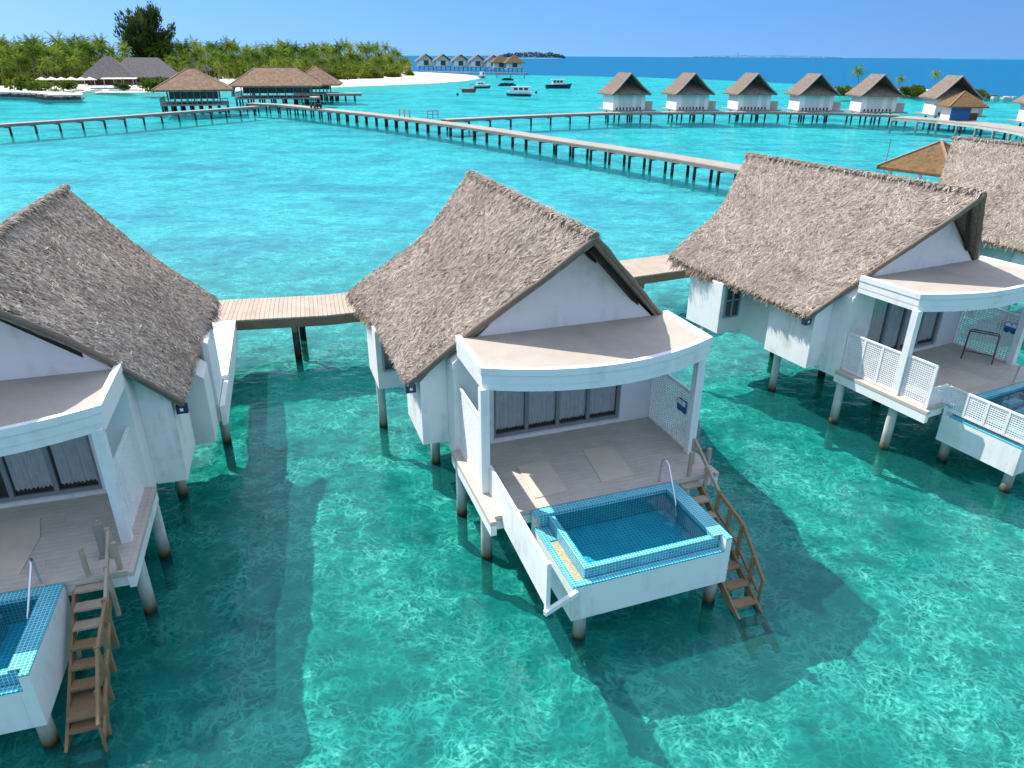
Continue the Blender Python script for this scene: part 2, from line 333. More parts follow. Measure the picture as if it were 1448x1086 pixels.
# ------------------------------------------------------------------ mesh builder
class MB:
    def __init__(s): s.v = []; s.f = []; s.smooth = []; s.uv = None
    def add(s, verts, faces, smooth=False):
        o = len(s.v); s.v += [tuple(p) for p in verts]
        for f in faces: s.f.append(tuple(i + o for i in f)); s.smooth.append(smooth)
        return s
    def quad(s, a, b, c, d): return s.add((a, b, c, d), ((0, 1, 2, 3),))
    def box(s, x0, x1, y0, y1, z0, z1):
        vs = [(x, y, z) for z in (z0, z1) for y in (y0, y1) for x in (x0, x1)]
        return s.add(vs, [(0, 2, 3, 1), (4, 5, 7, 6), (0, 1, 5, 4), (2, 6, 7, 3), (0, 4, 6, 2), (1, 3, 7, 5)])
    def bar(s, a, b, w, h=None, up=(0, 0, 1)):
        """rectangular bar from a to b"""
        h = h or w; a = Vector(a); b = Vector(b); d = (b - a).normalized(); u = Vector(up)
        if abs(d.dot(u)) > 0.98: u = Vector((0, 1, 0))
        x = d.cross(u).normalized() * (w / 2); y = x.cross(d).normalized() * (h / 2)
        vs = [p + sx * x + sy * y for p in (a, b) for sx, sy in ((-1, -1), (1, -1), (1, 1), (-1, 1))]
        return s.add(vs, [(3, 2, 1, 0), (4, 5, 6, 7), (0, 1, 5, 4), (1, 2, 6, 5), (2, 3, 7, 6), (3, 0, 4, 7)])
    def tube(s, pts, rad, n=10, caps=True):
        pts = [Vector(p) for p in pts]
        rad = rad if isinstance(rad, (list, tuple)) else [rad] * len(pts)
        vs = []; fs = []
        ref = Vector((0.13, 1, 0.05))
        for i, p in enumerate(pts):
            d = (pts[min(i + 1, len(pts) - 1)] - pts[max(i - 1, 0)]).normalized()
            u = ref
            if abs(d.dot(u)) > 0.97: u = Vector((1, 0, 0))
            x = d.cross(u).normalized(); y = x.cross(d)
            for k in range(n):
                a = 2 * math.pi * k / n; vs.append(p + (x * math.cos(a) + y * math.sin(a)) * rad[i])
        for i in range(len(pts) - 1):
            for k in range(n):
                fs.append((i * n + k, i * n + (k + 1) % n, (i + 1) * n + (k + 1) % n, (i + 1) * n + k))
        s.add(vs, fs, True)
        if caps:
            s.add(vs[:n], [tuple(range(n))]); s.add(vs[-n:], [tuple(reversed(range(n)))])
        return s
    def prism(s, poly, axis, a, b):
        """poly of 2-D points extruded from a to b. axis 'y': poly is (x, z); axis 'z': (x, y); axis 'x': (y, z)"""
        def P(p, t):
            return (p[0], t, p[1]) if axis == 'y' else ((p[0], p[1], t) if axis == 'z' else (t, p[0], p[1]))
        n = len(poly); vs = [P(p, a) for p in poly] + [P(p, b) for p in poly]
        fs = [(i, (i + 1) % n, n + (i + 1) % n, n + i) for i in range(n)] + [tuple(range(n))[::-1], tuple(range(n, 2 * n))]
        return s.add(vs, fs)
    def build(s, name, mat, parent=None, loc=None, fix=True):
        me = bpy.data.meshes.new(name); me.from_pydata(s.v, [], s.f); me.update()
        if fix:
            import bmesh
            bm = bmesh.new(); bm.from_mesh(me); bmesh.ops.recalc_face_normals(bm, faces=bm.faces); bm.to_mesh(me); bm.free()
        me.polygons.foreach_set('use_smooth', s.smooth)
        uvl = me.uv_layers.new(name='UVMap')
        if s.uv is not None:
            for poly, uvs in zip(me.polygons, s.uv): 
                for li, w in zip(poly.loop_indices, uvs): uvl.data[li].uv = w
        elif len(me.polygons) < 6000:
            for poly in me.polygons:
                nx, ny, nz = (abs(c) for c in poly.normal)
                for li in poly.loop_indices:
                    co = me.vertices[me.loops[li].vertex_index].co
                    uvl.data[li].uv = (co.x, co.y) if nz >= nx and nz >= ny else ((co.y, co.z) if nx >= ny else (co.x, co.z))
        me.materials.append(mat)
        o = bpy.data.objects.new(name, me); COL.objects.link(o)
        if parent is not None: o.parent = parent
        if loc is not None: o.location = loc
        return o

def tag(o, label=None, cat=None, group=None, kind=None):
    if label: o['label'] = label
    if cat: o['category'] = cat
    if group: o['group'] = group
    if kind: o['kind'] = kind
    return o
def thing(name, label, cat, loc=(0, 0, 0), rz=0.0, group=None):
    o = bpy.data.objects.new(name, None); COL.objects.link(o); o.empty_display_size = 0.3
    o.location = loc; o.rotation_euler = (0, 0, rz)
    return tag(o, label, cat, group)
def copy_tree(o, parent=None):
    c = o.copy(); COL.objects.link(c)
    if parent is not None: c.parent = parent
    for ch in list(o.children): copy_tree(ch, c)
    return c

# ------------------------------------------------------------------ the setting: water, seabed, sand
def lerp(a, b, t): return a + (b - a) * t

# seabed: lagoon flat with a drop-off along the reef edge (far side)
edge = [(-2600, 1500), (-900, 900), (-330, 660), (-120, 560), (-36, 520), (76, 478), (131, 380), (150, 300), (142, 262), (165, 222), (210, 190), (330, 120), (700, -150)]
def edge_y(x):
    for (x0, y0), (x1, y1) in zip(edge, edge[1:]):
        if x0 <= x <= x1: return lerp(y0, y1, (x - x0) / (x1 - x0))
    return 1500
xs = [-9000, -2600, -1500, -900, -600, -400, -330, -250, -180, -120, -80, -40, 0, 40, 76, 100, 115, 131, 140, 150, 165, 185, 210, 260, 330, 500, 699, 9000]
xs = sorted(set(xs + list(range(-120, 210, 15))))
tab = []
for x in xs:
    ey = edge_y(max(-2600, min(700, x))) if -2600 < x < 700 else (1500 if x <= -2600 else -150)
    ey += 6 * math.sin(x * 0.07) + 4 * math.sin(x * 0.19)
    tab.append((x, ey))
mb = MB(); verts = []; rows = [(-60, None, -1.05), (None, 0, -1.05), (None, 14, -2.3), (None, 60, -6), (None, 130, -10), (None, 900, -12), (40000, None, -14)]
for (x, ey) in tab:
    for (ya, off, z) in rows:
        y = ya if ya is not None else ey + off
        y = max(y, -61) if ya != -60 else -62
        verts.append((x, y, z))
nr = len(rows); faces = []
for i in range(len(tab) - 1):
    for j in range(nr - 1):
        a = i * nr + j; faces.append((a, a + nr, a + nr + 1, a + 1))
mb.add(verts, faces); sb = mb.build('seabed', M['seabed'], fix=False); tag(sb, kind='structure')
# sandy bed close to the villas, relief added to waver shadows and dapple sunlight
mb = MB(); verts = []; faces = []; gx0, gx1, gy0, gy1, st_ = -32, 38, 2, 46, 0.17
nx, ny = int((gx1 - gx0) / st_), int((gy1 - gy0) / st_)
for j in range(ny + 1):
    for i in range(nx + 1):
        x, y = gx0 + i * st_, gy0 + j * st_
        f = max(0.0, min(1.0, (x - gx0) / 4, (gx1 - x) / 4, (gy1 - y) / 6, (y - gy0) / 2))
        n = mnoise.noise(Vector((x * 0.9, y * 0.9, 0))) * 0.17 + mnoise.noise(Vector((x * 2.1, y * 2.1, 5))) * 0.12 + mnoise.noise(Vector((x * 0.25, y * 0.25, 9))) * 0.10
        verts.append((x, y, -1.045 + f * (0.14 + max(-0.13, n))))
for j in range(ny):
    for i in range(nx):
        a = j * (nx + 1) + i; faces.append((a, a + 1, a + nx + 2, a + nx + 1))
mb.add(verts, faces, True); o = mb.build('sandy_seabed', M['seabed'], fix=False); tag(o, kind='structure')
mb = MB(); mb.quad((-30000, -70, 0), (30000, -70, 0), (30000, 40000, 0), (-30000, 40000, 0))
wt = mb.build('water', M['water'], fix=False); tag(wt, kind='structure')

# island: sand body rising from the lagoon
def land(name, shore, h, slope, mat, inset, smooth=True):
    """shore polygon (world xy, ccw) -> dome: underwater toe, waterline, berm, flat top"""
    n = len(shore); cxm = sum(p[0] for p in shore) / n; cym = sum(p[1] for p in shore) / n
    def ring(d, z):
        out = []
        for i in range(n):
            p0, p1, p2 = Vector(shore[i - 1]), Vector(shore[i]), Vector(shore[(i + 1) % n])
            t = (p2 - p0).normalized(); nrm = Vector((t.y, -t.x))
            out.append((p1.x + nrm.x * d, p1.y + nrm.y * d, z))
        return out
    rings = [ring(slope, -1.1), ring(slope * 0.45, -0.7), ring(0, 0.0), ring(-inset * 0.5, h * 0.7), ring(-inset, h)]
    mb = MB(); vs = [v for r in rings for v in r] + [(cxm, cym, h + 0.15)]
    fs = []
    for r in range(len(rings) - 1):
        for i in range(n):
            j = (i + 1) % n; fs.append((r * n + i, r * n + j, (r + 1) * n + j, (r + 1) * n + i))
    top = (len(rings) - 1) * n
    for i in range(n): fs.append((top + i, top + (i + 1) % n, len(vs) - 1))
    mb.add(vs, fs, smooth)
    return mb.build(name, mat, fix=False)
def beach_mat():
    k = NT('beach_sand'); p = k.geo('Position'); sep = k.n('ShaderNodeSeparateXYZ'); k.set(sep, 0, p)
    n = k.noise(p, 0.2, 5, 0.6); n2 = k.noise(p, 2.5, 4, 0.7)
    c = k.mix(k.maprange(n, 0.35, 0.7, 0, 1), (0.82, 0.74, 0.64), (0.72, 0.63, 0.53))
    c = k.mix(k.maprange(n2, 0.5, 0.8, 0, 0.3), c, (0.55, 0.47, 0.38))
    c = k.mix(k.maprange(sep.outputs[2], 0.02, 0.25, 1, 0), c, (0.66, 0.60, 0.50))
    return k.finish(k.bsdf(c, 0.95, spec=0.1, normal=k.bump(n2, 0.5, 0.1)))
M['beach'] = beach_mat()
shore = [(-420, 215), (-300, 222), (-200, 220), (-150, 223), (-137, 225), (-122, 227), (-108, 232), (-90, 240), (-75, 258), (-62, 278), (-46, 300), (-32, 322), (-22, 352), (-17, 392), (-20, 428), (-34, 455), (-60, 500), (-110, 560), (-220, 620), (-420, 640)]
isl = land('beach', shore, 1.3, 15, M['beach'], 13); tag(isl, kind='structure')

# ------------------------------------------------------------------ overwater villas
def smooth_poly(P, t):
    """point on a polyline of 3 with a rounded middle"""
    def L(t):
        t = max(0.0, min(1.0, t))
        return P[0].lerp(P[1], t * 2) if t < 0.5 else P[1].lerp(P[2], t * 2 - 1)
    w = 0.13
    if t < w or t > 1 - w: return L(t)
    acc = Vector((0, 0, 0))
    for k in range(5): acc += L(t + w * (k - 2) / 2.5)
    return acc / 5

def roof_surface(C, side, eave):
    m = (lambda p: Vector(p)) if side < 0 else (lambda p: Vector((2 * C - p[0], p[1], p[2])))
    ex = 0.0
    F = [m((C, 0.85, 7.07)), m((0.85, 1.78, 5.28)), m((-1.05, 2.75, 3.45))]
    B = [m((C, 10.3, 7.07)), m((0.84, 9.3, 5.28)), m((-1.55, 8.95, 3.93))]
    Mid = m((-1.18, 6.7, 3.62))
    k = eave
    for L in (F, B): 
        L[2].x = C + (L[2].x - C) * k; L[1].x = C + (L[1].x - C) * (0.5 + 0.5 * k)
    Mid.x = C + (Mid.x - C) * k
    def S(s, t):
        a = smooth_poly(F, t); b = smooth_poly(B, t); p = a.lerp(b, s)
        # straight eave for the front two thirds, then running out to the back corner
        e = F[2].lerp(Mid, s / 0.64) if s < 0.64 else Mid.lerp(B[2], (s - 0.64) / 0.36)
        e0 = F[2].lerp(B[2], s)
        p = p + (e - e0) * max(0.0, (t - 0.45) / 0.55) ** 2
        # small sag of old thatch
        p.z += 0.05 * mnoise.noise(Vector((p.x * 0.7, p.y * 0.7, 3.1 * side)))
        return p
    return S

def thatch_roof(root, C, eaves, seed, density=1.0):
    rng = random.Random(seed)
    base = MB(); strips = MB(); fringe = MB()
    for side in (-1, 1):
        S = roof_surface(C, side, eaves[0] if side < 0 else eaves[1])
        ns, ntt = 24, 16; th = 0.17
        top = [[S(i / ns, j / ntt) for j in range(ntt + 1)] for i in range(ns + 1)]
        vs = []; fs = []
        for i in range(ns + 1):
            for j in range(ntt + 1):
                vs.append(top[i][j]); 
        off = len(vs)
        for i in range(ns + 1):
            for j in range(ntt + 1):
                p = top[i][j]; vs.append(Vector((p.x, p.y, p.z - th)))
        W = ntt + 1
        for i in range(ns):
            for j in range(ntt):
                a = i * W + j; q = (a, a + 1, a + W + 1, a + W)
                fs.append(q); fs.append(tuple(x + off for x in reversed(q)))
        for i in range(ns):
            a = i * W + ntt; fs.append((a, a + off, a + W + off, a + W))
        for j in range(ntt):
            for i in (0, ns):
                a = i * W + j; fs.append((a, a + 1, a + 1 + off, a + off))
        base.add(vs, fs)
        # the dry leaf strips that cover the slope
        N = int(25000 * density)
        for k in range(N):
            s, t = rng.uniform(0.012, 0.99), rng.random() ** 0.97
            p = S(s, t); e = 0.01
            dt = (S(s, min(1, t + e)) - S(s, max(0, t - e))).normalized(); ds = (S(min(1, s + e), t) - S(max(0, s - e), t)).normalized()
            nrm = dt.cross(ds).normalized()
            if nrm.z < 0: nrm = -nrm
            # tangled: mostly down the slope, swirling locally
            sw = mnoise.noise(Vector((p.x * 0.9, p.y * 0.9, side * 7 + seed))) * 0.9
            ang = rng.gauss(sw, 0.60)
            d = dt * math.cos(ang) + ds * math.sin(ang); w = ds * math.cos(ang) - dt * math.sin(ang)
            ln = rng.uniform(0.14, 0.40); wd = rng.uniform(0.016, 0.044)
            l0, l1 = rng.uniform(0.002, 0.014), rng.uniform(0.006, 0.028)
            tw = rng.gauss(0, 0.007); bend = rng.gauss(0, 0.05)
            a = p - d * ln * 0.5 + nrm * l0; m = p + w * bend + nrm * (l0 * 0.5 + l1 * 0.5 + 0.006); b = p + d * ln * 0.5 + nrm * l1
            hw = w * wd * 0.5; tn = nrm * tw
            strips.add((a - hw, a + hw, m + hw + tn, m - hw - tn, b + hw * 0.5, b - hw * 0.5), ((0, 1, 2, 3), (3, 2, 4, 5)))
        # eave fringe
        n = int(900 * density)
        for k in range(n * 2):
            s = k / (n * 2) + rng.uniform(-0.003, 0.003); s = min(max(s, 0), 1)
            p = S(s, 1.0); dt = (S(s, 1.0) - S(s, 0.94)).normalized(); ds = (S(min(1, s + .02), 1.0) - S(max(0, s - .02), 1.0)).normalized()
            long = 1.0 if s < 0.66 else 2.1
            clump = 0.75 + 0.6 * mnoise.noise(Vector((s * 26, side, seed)))
            ln = rng.uniform(0.10, 0.24) * long * clump
            d = (dt + Vector((0, 0, -1)) * rng.uniform(0.25, 1.1) + ds * rng.gauss(0, 0.25)).normalized()
            st = p - dt * rng.uniform(0.0, 0.22) + Vector((0, 0, rng.uniform(-0.16, 0.05)))
            wv = ds * rng.uniform(0.012, 0.03)
            e = st + d * ln
            fringe.add((st - wv, st + wv, e + wv * 0.4, e - wv * 0.4), ((0, 1, 2, 3),))
        # back rake fringe
        for k in range(int(300 * density)):
            t = rng.random(); p = S(1.0, t); dt = (S(1, min(1, t + .02)) - S(1, max(0, t - .02))).normalized()
            d = (dt * rng.uniform(0.3, 1) + Vector((0, 1, 0)) * rng.uniform(0.1, 0.6) + Vector((0, 0, -0.35))).normalized()
            ln = rng.uniform(0.12, 0.3); wv = dt * 0.02; st = p + Vector((0, -0.06, rng.uniform(-0.12, 0.04)))
            e = st + d * ln
            fringe.add((st - wv, st + wv, e + wv * 0.4, e - wv * 0.4), ((0, 1, 2, 3),))
    roof = base.build('thatched_roof', M['thatch_base'], root)
    strips.build('thatch_layer', M['thatch'], roof, fix=False)
    fringe.build('eave_fringe', M['thatch_edge'], roof, fix=False)
    # ridge roll and bound rake edges
    rd = MB(); pts = []
    S = roof_surface(C, -1, 1.0)
    for i in range(25):
        p = S(i / 24, 0); pts.append((p.x, p.y, p.z - 0.02 + rng.uniform(-.015, .015)))
    rd.tube(pts, [0.10 + rng.uniform(-.012, .012) for _ in pts], 8)
    rd.build('ridge_roll', M['rake'], roof)
    for side in (-1, 1):
        S = roof_surface(C, side, eaves[0] if side < 0 else eaves[1])
        for dz, rad, sh in ((-0.03, 0.060, 0.0), (-0.13, 0.048, 0.05)):
            rk = MB(); pts = []
            for j in range(22):
                p = S(0.0, j / 21); pts.append((p.x, p.y + sh + rng.uniform(-.012, .012), p.z + dz + rng.uniform(-.012, .012)))
            rk.tube(pts, [rad * (1 + rng.uniform(-.2, .2)) for _ in pts], 7); rk.build('rake_roll', M['rake'], roof)
    # strips wrapped along the ridge
    rs = MB()
    for k in range(int(900 * density)):
        y = rng.uniform(0.85, 10.3); a = rng.uniform(-1.3, 1.3); r = 0.115
        p = Vector((C + math.sin(a) * r, y, 7.05 + math.cos(a) * r)); tl = rng.uniform(0.1, 0.25)
        d = Vector((math.cos(a) * rng.choice((-1, 1)), rng.uniform(-0.8, 0.8), -abs(math.sin(a)) - 0.15)).normalized(); w = d.cross(Vector((math.sin(a), 0, math.cos(a)))).normalized() * 0.018
        q = p + d * tl + Vector((0, 0, 0.02))
        rs.add((p - w, p + w, q + w * 0.6, q - w * 0.6), ((0, 1, 2, 3),))
    rs.build('ridge_strips', M['thatch'], roof, fix=False)
    return roof

def lattice(mb, P0, du, dv, nu, nv, bw=0.03, th=0.03, frame=0.06, bays=1):
    """framed lattice panel: P0 corner, du (horizontal vector), dv (vertical vector)"""
    P0 = Vector(P0); du = Vector(du); dv = Vector(dv); nrm = du.cross(dv).normalized()
    mb.bar(P0, P0 + du, th + .02, frame, dv); mb.bar(P0 + dv, P0 + du + dv, th + .02, frame, dv)
    for b in range(bays + 1):
        p = P0 + du * (b / bays); mb.bar(p, p + dv, frame, th + .024, nrm)
    for i in range(1, nu):
        p = P0 + du * (i / nu); mb.bar(p, p + dv, bw, th * 0.6, nrm)
    for j in range(1, nv):
        p = P0 + dv * (j / nv); mb.bar(p, p + du, th * 0.75, bw, dv)

def pile(mb, x, y, top, r=0.13, bottom=-2.0):
    mb.tube([(x, y, bottom), (x, y, 0.0), (x, y, top)], [r * 1.02, r, r * 0.97], 14)

def villa(label, loc, yaw, C=2.75, eaves=(1.0, 1.0), canR=5.42, seed=1, density=1.0, style='solid', stairs=True, entry=False, bayz=1.68, backz=1.68, panel=True):
    root = thing('overwater_villa', label, 'villa', (loc[0], loc[1], 0), R(yaw), 'thatched overwater villas on stilts')
    D = 1.78
    zr = lambda u: 7.07 - abs(u - C) * (3.62 / (C + 1.05)) - 0.28
    # --- house body
    w = MB(); l, r_ = -0.12, canR
    # left, right walls and back follow the roof; the front gable is a part of its own
    w.prism([(l, 1.5), (r_, 1.5), (r_, zr(r_)), (C, zr(C)), (l, zr(l))], 'y', 2.32, 8.3)
    w.build('wall', M['white'], root)
    g = MB(); g.prism([(l, 3.9), (r_, 3.9), (r_, zr(r_)), (C, zr(C)), (l, zr(l))], 'y', 2.05, 2.317)
    g.prism([(l, 1.5), (0.86, 1.5), (0.86, 3.897), (l, 3.897)], 'y', 2.05, 2.317)
    g.prism([(4.32, 1.5), (r_, 1.5), (r_, 3.897), (4.32, 3.897)], 'y', 2.05, 2.317)
    g.prism([(0.863, 1.5), (4.317, 1.5), (4.317, 1.87), (0.863, 1.87)], 'y', 2.05, 2.317)
    g.build('gable_wall', M['white'], root)
    # side bays
    for side in (-1, 1):
        X = (lambda u: u) if side < 0 else (lambda u: l + r_ - u)
        zz = zr
        b = MB(); pa = [(X(-0.78), bayz), (X(-0.123), bayz), (X(-0.123), zz(X(-0.123)) - 0.02), (X(-0.78), min(zz(X(-0.78)) - 0.02, 3.6))]
        b.prism(pa, 'y', 2.7, 4.5); b.build('bay', M['white'], root)
        b = MB(); pa = [(X(-1.26), backz), (X(-0.123), backz), (X(-0.123), 4.15), (X(-1.26), 3.45)]
        b.prism(pa, 'y', 6.3, 8.0); b.build('window_bay', M['white'], root)
        # window on the camera side of the back bay
        fr = MB(); a0, a1 = sorted((X(-1.08), X(-0.45))); z0, z1 = 2.25, 3.42; y = 6.297
        for (p, q) in (((a0, z0), (a1, z0)), ((a0, z1), (a1, z1)), ((a0, z0), (a0, z1)), ((a1, z0), (a1, z1)), (((a0 + a1) / 2, z0), ((a0 + a1) / 2, z1)), ((a0, 2.85), (a1, 2.85))):
            fr.bar((p[0], y - 0.02, p[1]), (q[0], y - 0.02, q[1]), 0.06, 0.06)
        win = fr.build('window', M['wframe'], root)
        pn = MB(); pn.quad((a0, y - 0.006, z0), (a1, y - 0.006, z0), (a1, y - 0.006, z1), (a0, y - 0.006, z1)); pn.build('window_pane', M['darkglass'], win)
    # --- glass door with curtains
    u0, u1, z0, z1 = 0.863, 4.317, 1.873, 3.895
    f = MB(); y = 2.12
    f.box(u0, u1, y, y + 0.09, z0, z0 + 0.09); f.box(u0, u1, y, y + 0.09, z1 - 0.06, z1)
    for k in range(5):
        x = lerp(u0 + 0.035, u1 - 0.035, k / 4); ww = 0.035 if k in (0, 4) else 0.045
        f.box(x - ww, x + ww, y - 0.005, y + 0.095, z0 + 0.092, z1 - 0.063)
    door = f.build('glass_door', M['frame'], root)
    gl = MB(); gl.quad((u0, y + 0.05, z0), (u1, y + 0.05, z0), (u1, y + 0.05, z1), (u0, y + 0.05, z1)); gl.build('glass_pane', M['glass'], door, fix=False)
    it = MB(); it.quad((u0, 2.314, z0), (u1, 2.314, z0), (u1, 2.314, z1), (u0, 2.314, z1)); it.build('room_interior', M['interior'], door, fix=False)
    rng = random.Random(seed * 7 + 1)
    for k in range(4):
        xa, xb = lerp(u0, u1, k / 4) + 0.07, lerp(u0, u1, (k + 1) / 4) - 0.03
        if style == 'open' and k == 1: xa += 0.45
        if style == 'gap' and k == 1: xb -= 0.25
        cu = MB(); n = 64; vs = []; fs = []
        for i in range(n + 1):
            x = lerp(xa, xb, i / n); yy = 2.215 + 0.013 * math.sin(i * 0.95 + rng.uniform(-.5, .5)) + 0.012 * math.sin(i * 0.31 + k * 2); zb = 2.06 + 0.018 * math.sin(i * 0.95 + 1)
            vs += [(x, yy, zb), (x, 2.215 + (yy - 2.215) * 0.7, z1 - 0.03)]
        for i in range(n): fs.append((2 * i, 2 * i + 2, 2 * i + 3, 2 * i + 1))
        cu.add(vs, fs, True); cu.build('curtain', M['curtain'], door, fix=False)
    # --- canopy roof with curved fascia
    a0, a1 = -0.02, canR
    def outline(inset=0.0, n=28):
        pts = [(a0 + inset, 2.04)]
        for i in range(n + 1):
            u = lerp(a0 + inset, a1 - inset, i / n); q = (u - (a0 + a1) / 2) / ((a1 - a0) / 2)
            pts.append((u, 0.1 + inset - 0.70 * (1 - q * q)))
        pts.append((a1 - inset, 2.04)); return pts
    c = MB(); c.prism(outline(0.09), 'z', 4.36, 4.655); c.build('canopy', M['canopy'], root)
    so_ = MB(); so_.prism(outline(0.10), 'z', 4.29, 4.357); so_.build('canopy_ceiling', M['white'], root)
    def band(mbx, o_in, o_out, z0, z1):
        A = outline(o_out); B_ = outline(o_in); n = len(A); vs = []
        for p, q in zip(A, B_): vs += [(p[0], p[1], z0), (p[0], p[1], z1), (q[0], q[1], z1), (q[0], q[1], z0)]
        fs = []
        for i in range(n - 1):
            for k in range(4): fs.append((i * 4 + k, i * 4 + (k + 1) % 4, (i + 1) * 4 + (k + 1) % 4, (i + 1) * 4 + k))
        fs += [(0, 1, 2, 3), tuple((n - 1) * 4 + k for k in (3, 2, 1, 0))]
        mbx.add(vs, fs)
    fa = MB(); band(fa, 0.087, 0.0, 4.25, 4.40); band(fa, 0.087, -0.009, 4.403, 4.60); band(fa, 0.10, -0.028, 4.603, 4.75)
    fa.build('fascia', M['white_board'], root)
    # --- terrace
    d = MB(); d.box(-0.10, 5.26, -0.90, 2.047, 1.66, D); d.build('terrace_deck', M['deck'], root)
    e = MB(); e.box(-0.24, -0.103, -1.06, 2.05, 1.68, D - 0.004); e.build('terrace_ledge', M['deck'], root)
    e = MB(); e.box(5.263, 5.36, -0.95, 2.05, 1.68, D - 0.004); e.build('terrace_ledge', M['deck'], root)
    e = MB(); e.box(-0.23, -0.10, -1.05, 2.05, 1.42, 1.677); e.box(5.24, 5.35, -0.94, 2.05, 1.42, 1.677); e.box(-0.097, 5.237, -0.86, -0.76, 1.42, 1.657); e.box(-0.097, 5.237, 1.85, 2.04, 1.42, 1.657); e.build('edge_beam', M['white'], root)
    for u in (0.01, 5.2 if canR > 5.3 else 5.1):
        p = MB(); p.box(u - 0.095, u + 0.095, 0.0, 0.19, D + 0.002, 4.288); p.build('pillar', M['white'], root)
    # side screens
    if style == 'lattice':
        s = MB(); lattice(s, (0.0, 0.20, D + 0.04), (0, 1.80, 0), (0, 0, 1.15), 30, 19, 0.022, 0.03, 0.055, 3); s.build('lattice_screen', M['white'], root)
        s = MB(); lattice(s, (0.0, -0.06, D + 0.0), (0.0, -0.80, 0), (0, 0, 1.22), 13, 20, 0.022, 0.03, 0.055, 1); s.build('lattice_gate', M['white'], root)
        s = MB(); lattice(s, (0.03, -0.84, 1.70), (0.66, 0, 0), (0, 0, 0.62), 11, 10, 0.022, 0.03, 0.05, 1); s.build('lattice_rail', M['white'], root)
        s = MB(); lattice(s, (0.74, -0.90, 1.62), (0, -2.22, 0), (0, 0, 0.66), 36, 11, 0.022, 0.03, 0.055, 4); s.build('lattice_rail', M['white'], root)
    else:
        s = MB(); lattice(s, (0.0, 0.20, D + 0.03), (0, 1.83, 0), (0, 0, 1.66), 20, 25, 0.028, 0.03, 0.055, 1); s.build('lattice_screen', M['white'], root)
    ur = 5.2 if canR > 5.3 else 5.1
    s = MB(); lattice(s, (ur, 0.20, D + 0.03), (0, 1.83, 0), (0, 0, 1.50), 20, 23, 0.028, 0.03, 0.055, 1); s.build('lattice_screen', M['white'], root)
    if panel and style != 'lattice':
        s = MB(); s.add([(0.07, 0.0, 1.60), (0.07, -3.3, 1.42), (0.07, -3.3, 2.38), (0.07, 0.0, 2.48), (0.13, 0.0, 1.60), (0.13, -3.3, 1.42), (0.13, -3.3, 2.38), (0.13, 0.0, 2.48)],
                        [(0, 1, 2, 3), (7, 6, 5, 4), (0, 4, 5, 1), (1, 5, 6, 2), (2, 6, 7, 3), (3, 7, 4, 0)]); s.build('privacy_panel', M['white'], root)
        s = MB(); s.box(0.06, 0.14, -3.39, -3.303, 1.30, 2.42); s.bar((0.02, -3.44, 1.36), (0.78, -3.17, 1.40), 0.08, 0.10); s.build('panel_bracket', M['white'], root)
    # --- plunge pool
    pl = MB(); zb = 0.65
    pl.box(0.72, 0.84, -3.10, -0.92, zb, 1.44); pl.box(0.843, 3.997, -3.10, -2.985, zb, 1.44)
    pl.box(4.0, 4.2, -3.10, -0.92, zb, 1.44); pl.box(4.06, 4.2, -3.10, -0.92, 1.443, 1.73); pl.box(0.843, 3.997, -1.10, -0.92, zb, 1.72); pl.box(0.72, 0.84, -1.0, -0.92, 1.443, 1.72)
    pl.box(0.845, 3.995, -2.98, -1.105, zb + 0.01, 0.80)
    pool = pl.build('plunge_pool', M['white'], root)
    t = MB()
    t.box(0.715, 0.845, -3.105, -1.12, 1.443, 1.475); t.box(0.848, 4.055, -3.105, -2.95, 1.443, 1.475)            # low outer rim
    t.box(3.87, 4.205, -2.93, -0.915, 1.733, 1.765); t.box(4.062, 4.205, -3.105, -2.933, 1.733, 1.765); t.box(0.715, 3.867, -1.13, -0.915, 1.723, 1.765)        # high rim right and back
    t.box(3.872, 3.995, -2.93, -1.133, 0.80, 1.730)                                                                # right inner face
    t.box(0.85, 3.868, -1.133, -1.102, 0.80, 1.720)                                                                # back inner face
    t.box(1.03, 1.15, -2.925, -1.136, 0.80, 1.70); t.box(1.153, 3.868, -2.925, -2.80, 0.80, 1.70)                  # weirs
    t.box(3.998, 4.058, -2.945, -2.80, 1.478, 1.60)
    t.box(0.848, 1.027, -1.62, -1.136, 0.82, 1.44)
    t.build('tile_lining', M['tile'], pool)
    t = MB(); t.box(1.153, 3.868, -2.797, -1.136, 0.805, 1.24); t.build('pool_floor', M['tiledeep'], pool)
    if style != 'solid':
        t = MB(); 
        for k in range(3): t.box(2.7, 3.3, -1.55 - k * 0.36, -1.3 - k * 0.36, 1.243, 1.60 - k * 0.12)
        t.build('pool_step', M['tile'], pool)
    t = MB(); t.box(0.848, 1.027, -2.93, -1.623, 0.82, 1.415); t.box(0.848, 3.99, -2.982, -2.928, 0.82, 1.40); t.build('overflow_gutter', M['gravel'], pool)
    t = MB(); t.quad((1.153, -2.797, 1.685), (3.868, -2.797, 1.685), (3.868, -1.136, 1.685), (1.153, -1.136, 1.685)); t.build('pool_water', M['poolwater'], pool, fix=False)
    gr = MB(); gr.tube([(3.83, -0.84, D), (3.83, -0.87, 2.28), (3.84, -0.93, 2.40), (3.86, -1.02, 2.42), (3.87, -1.10, 2.36), (3.80, -1.62, 1.72), (3.79, -1.72, 1.45)], 0.022, 10); gr.build('grab_rail', M['steel'], pool)
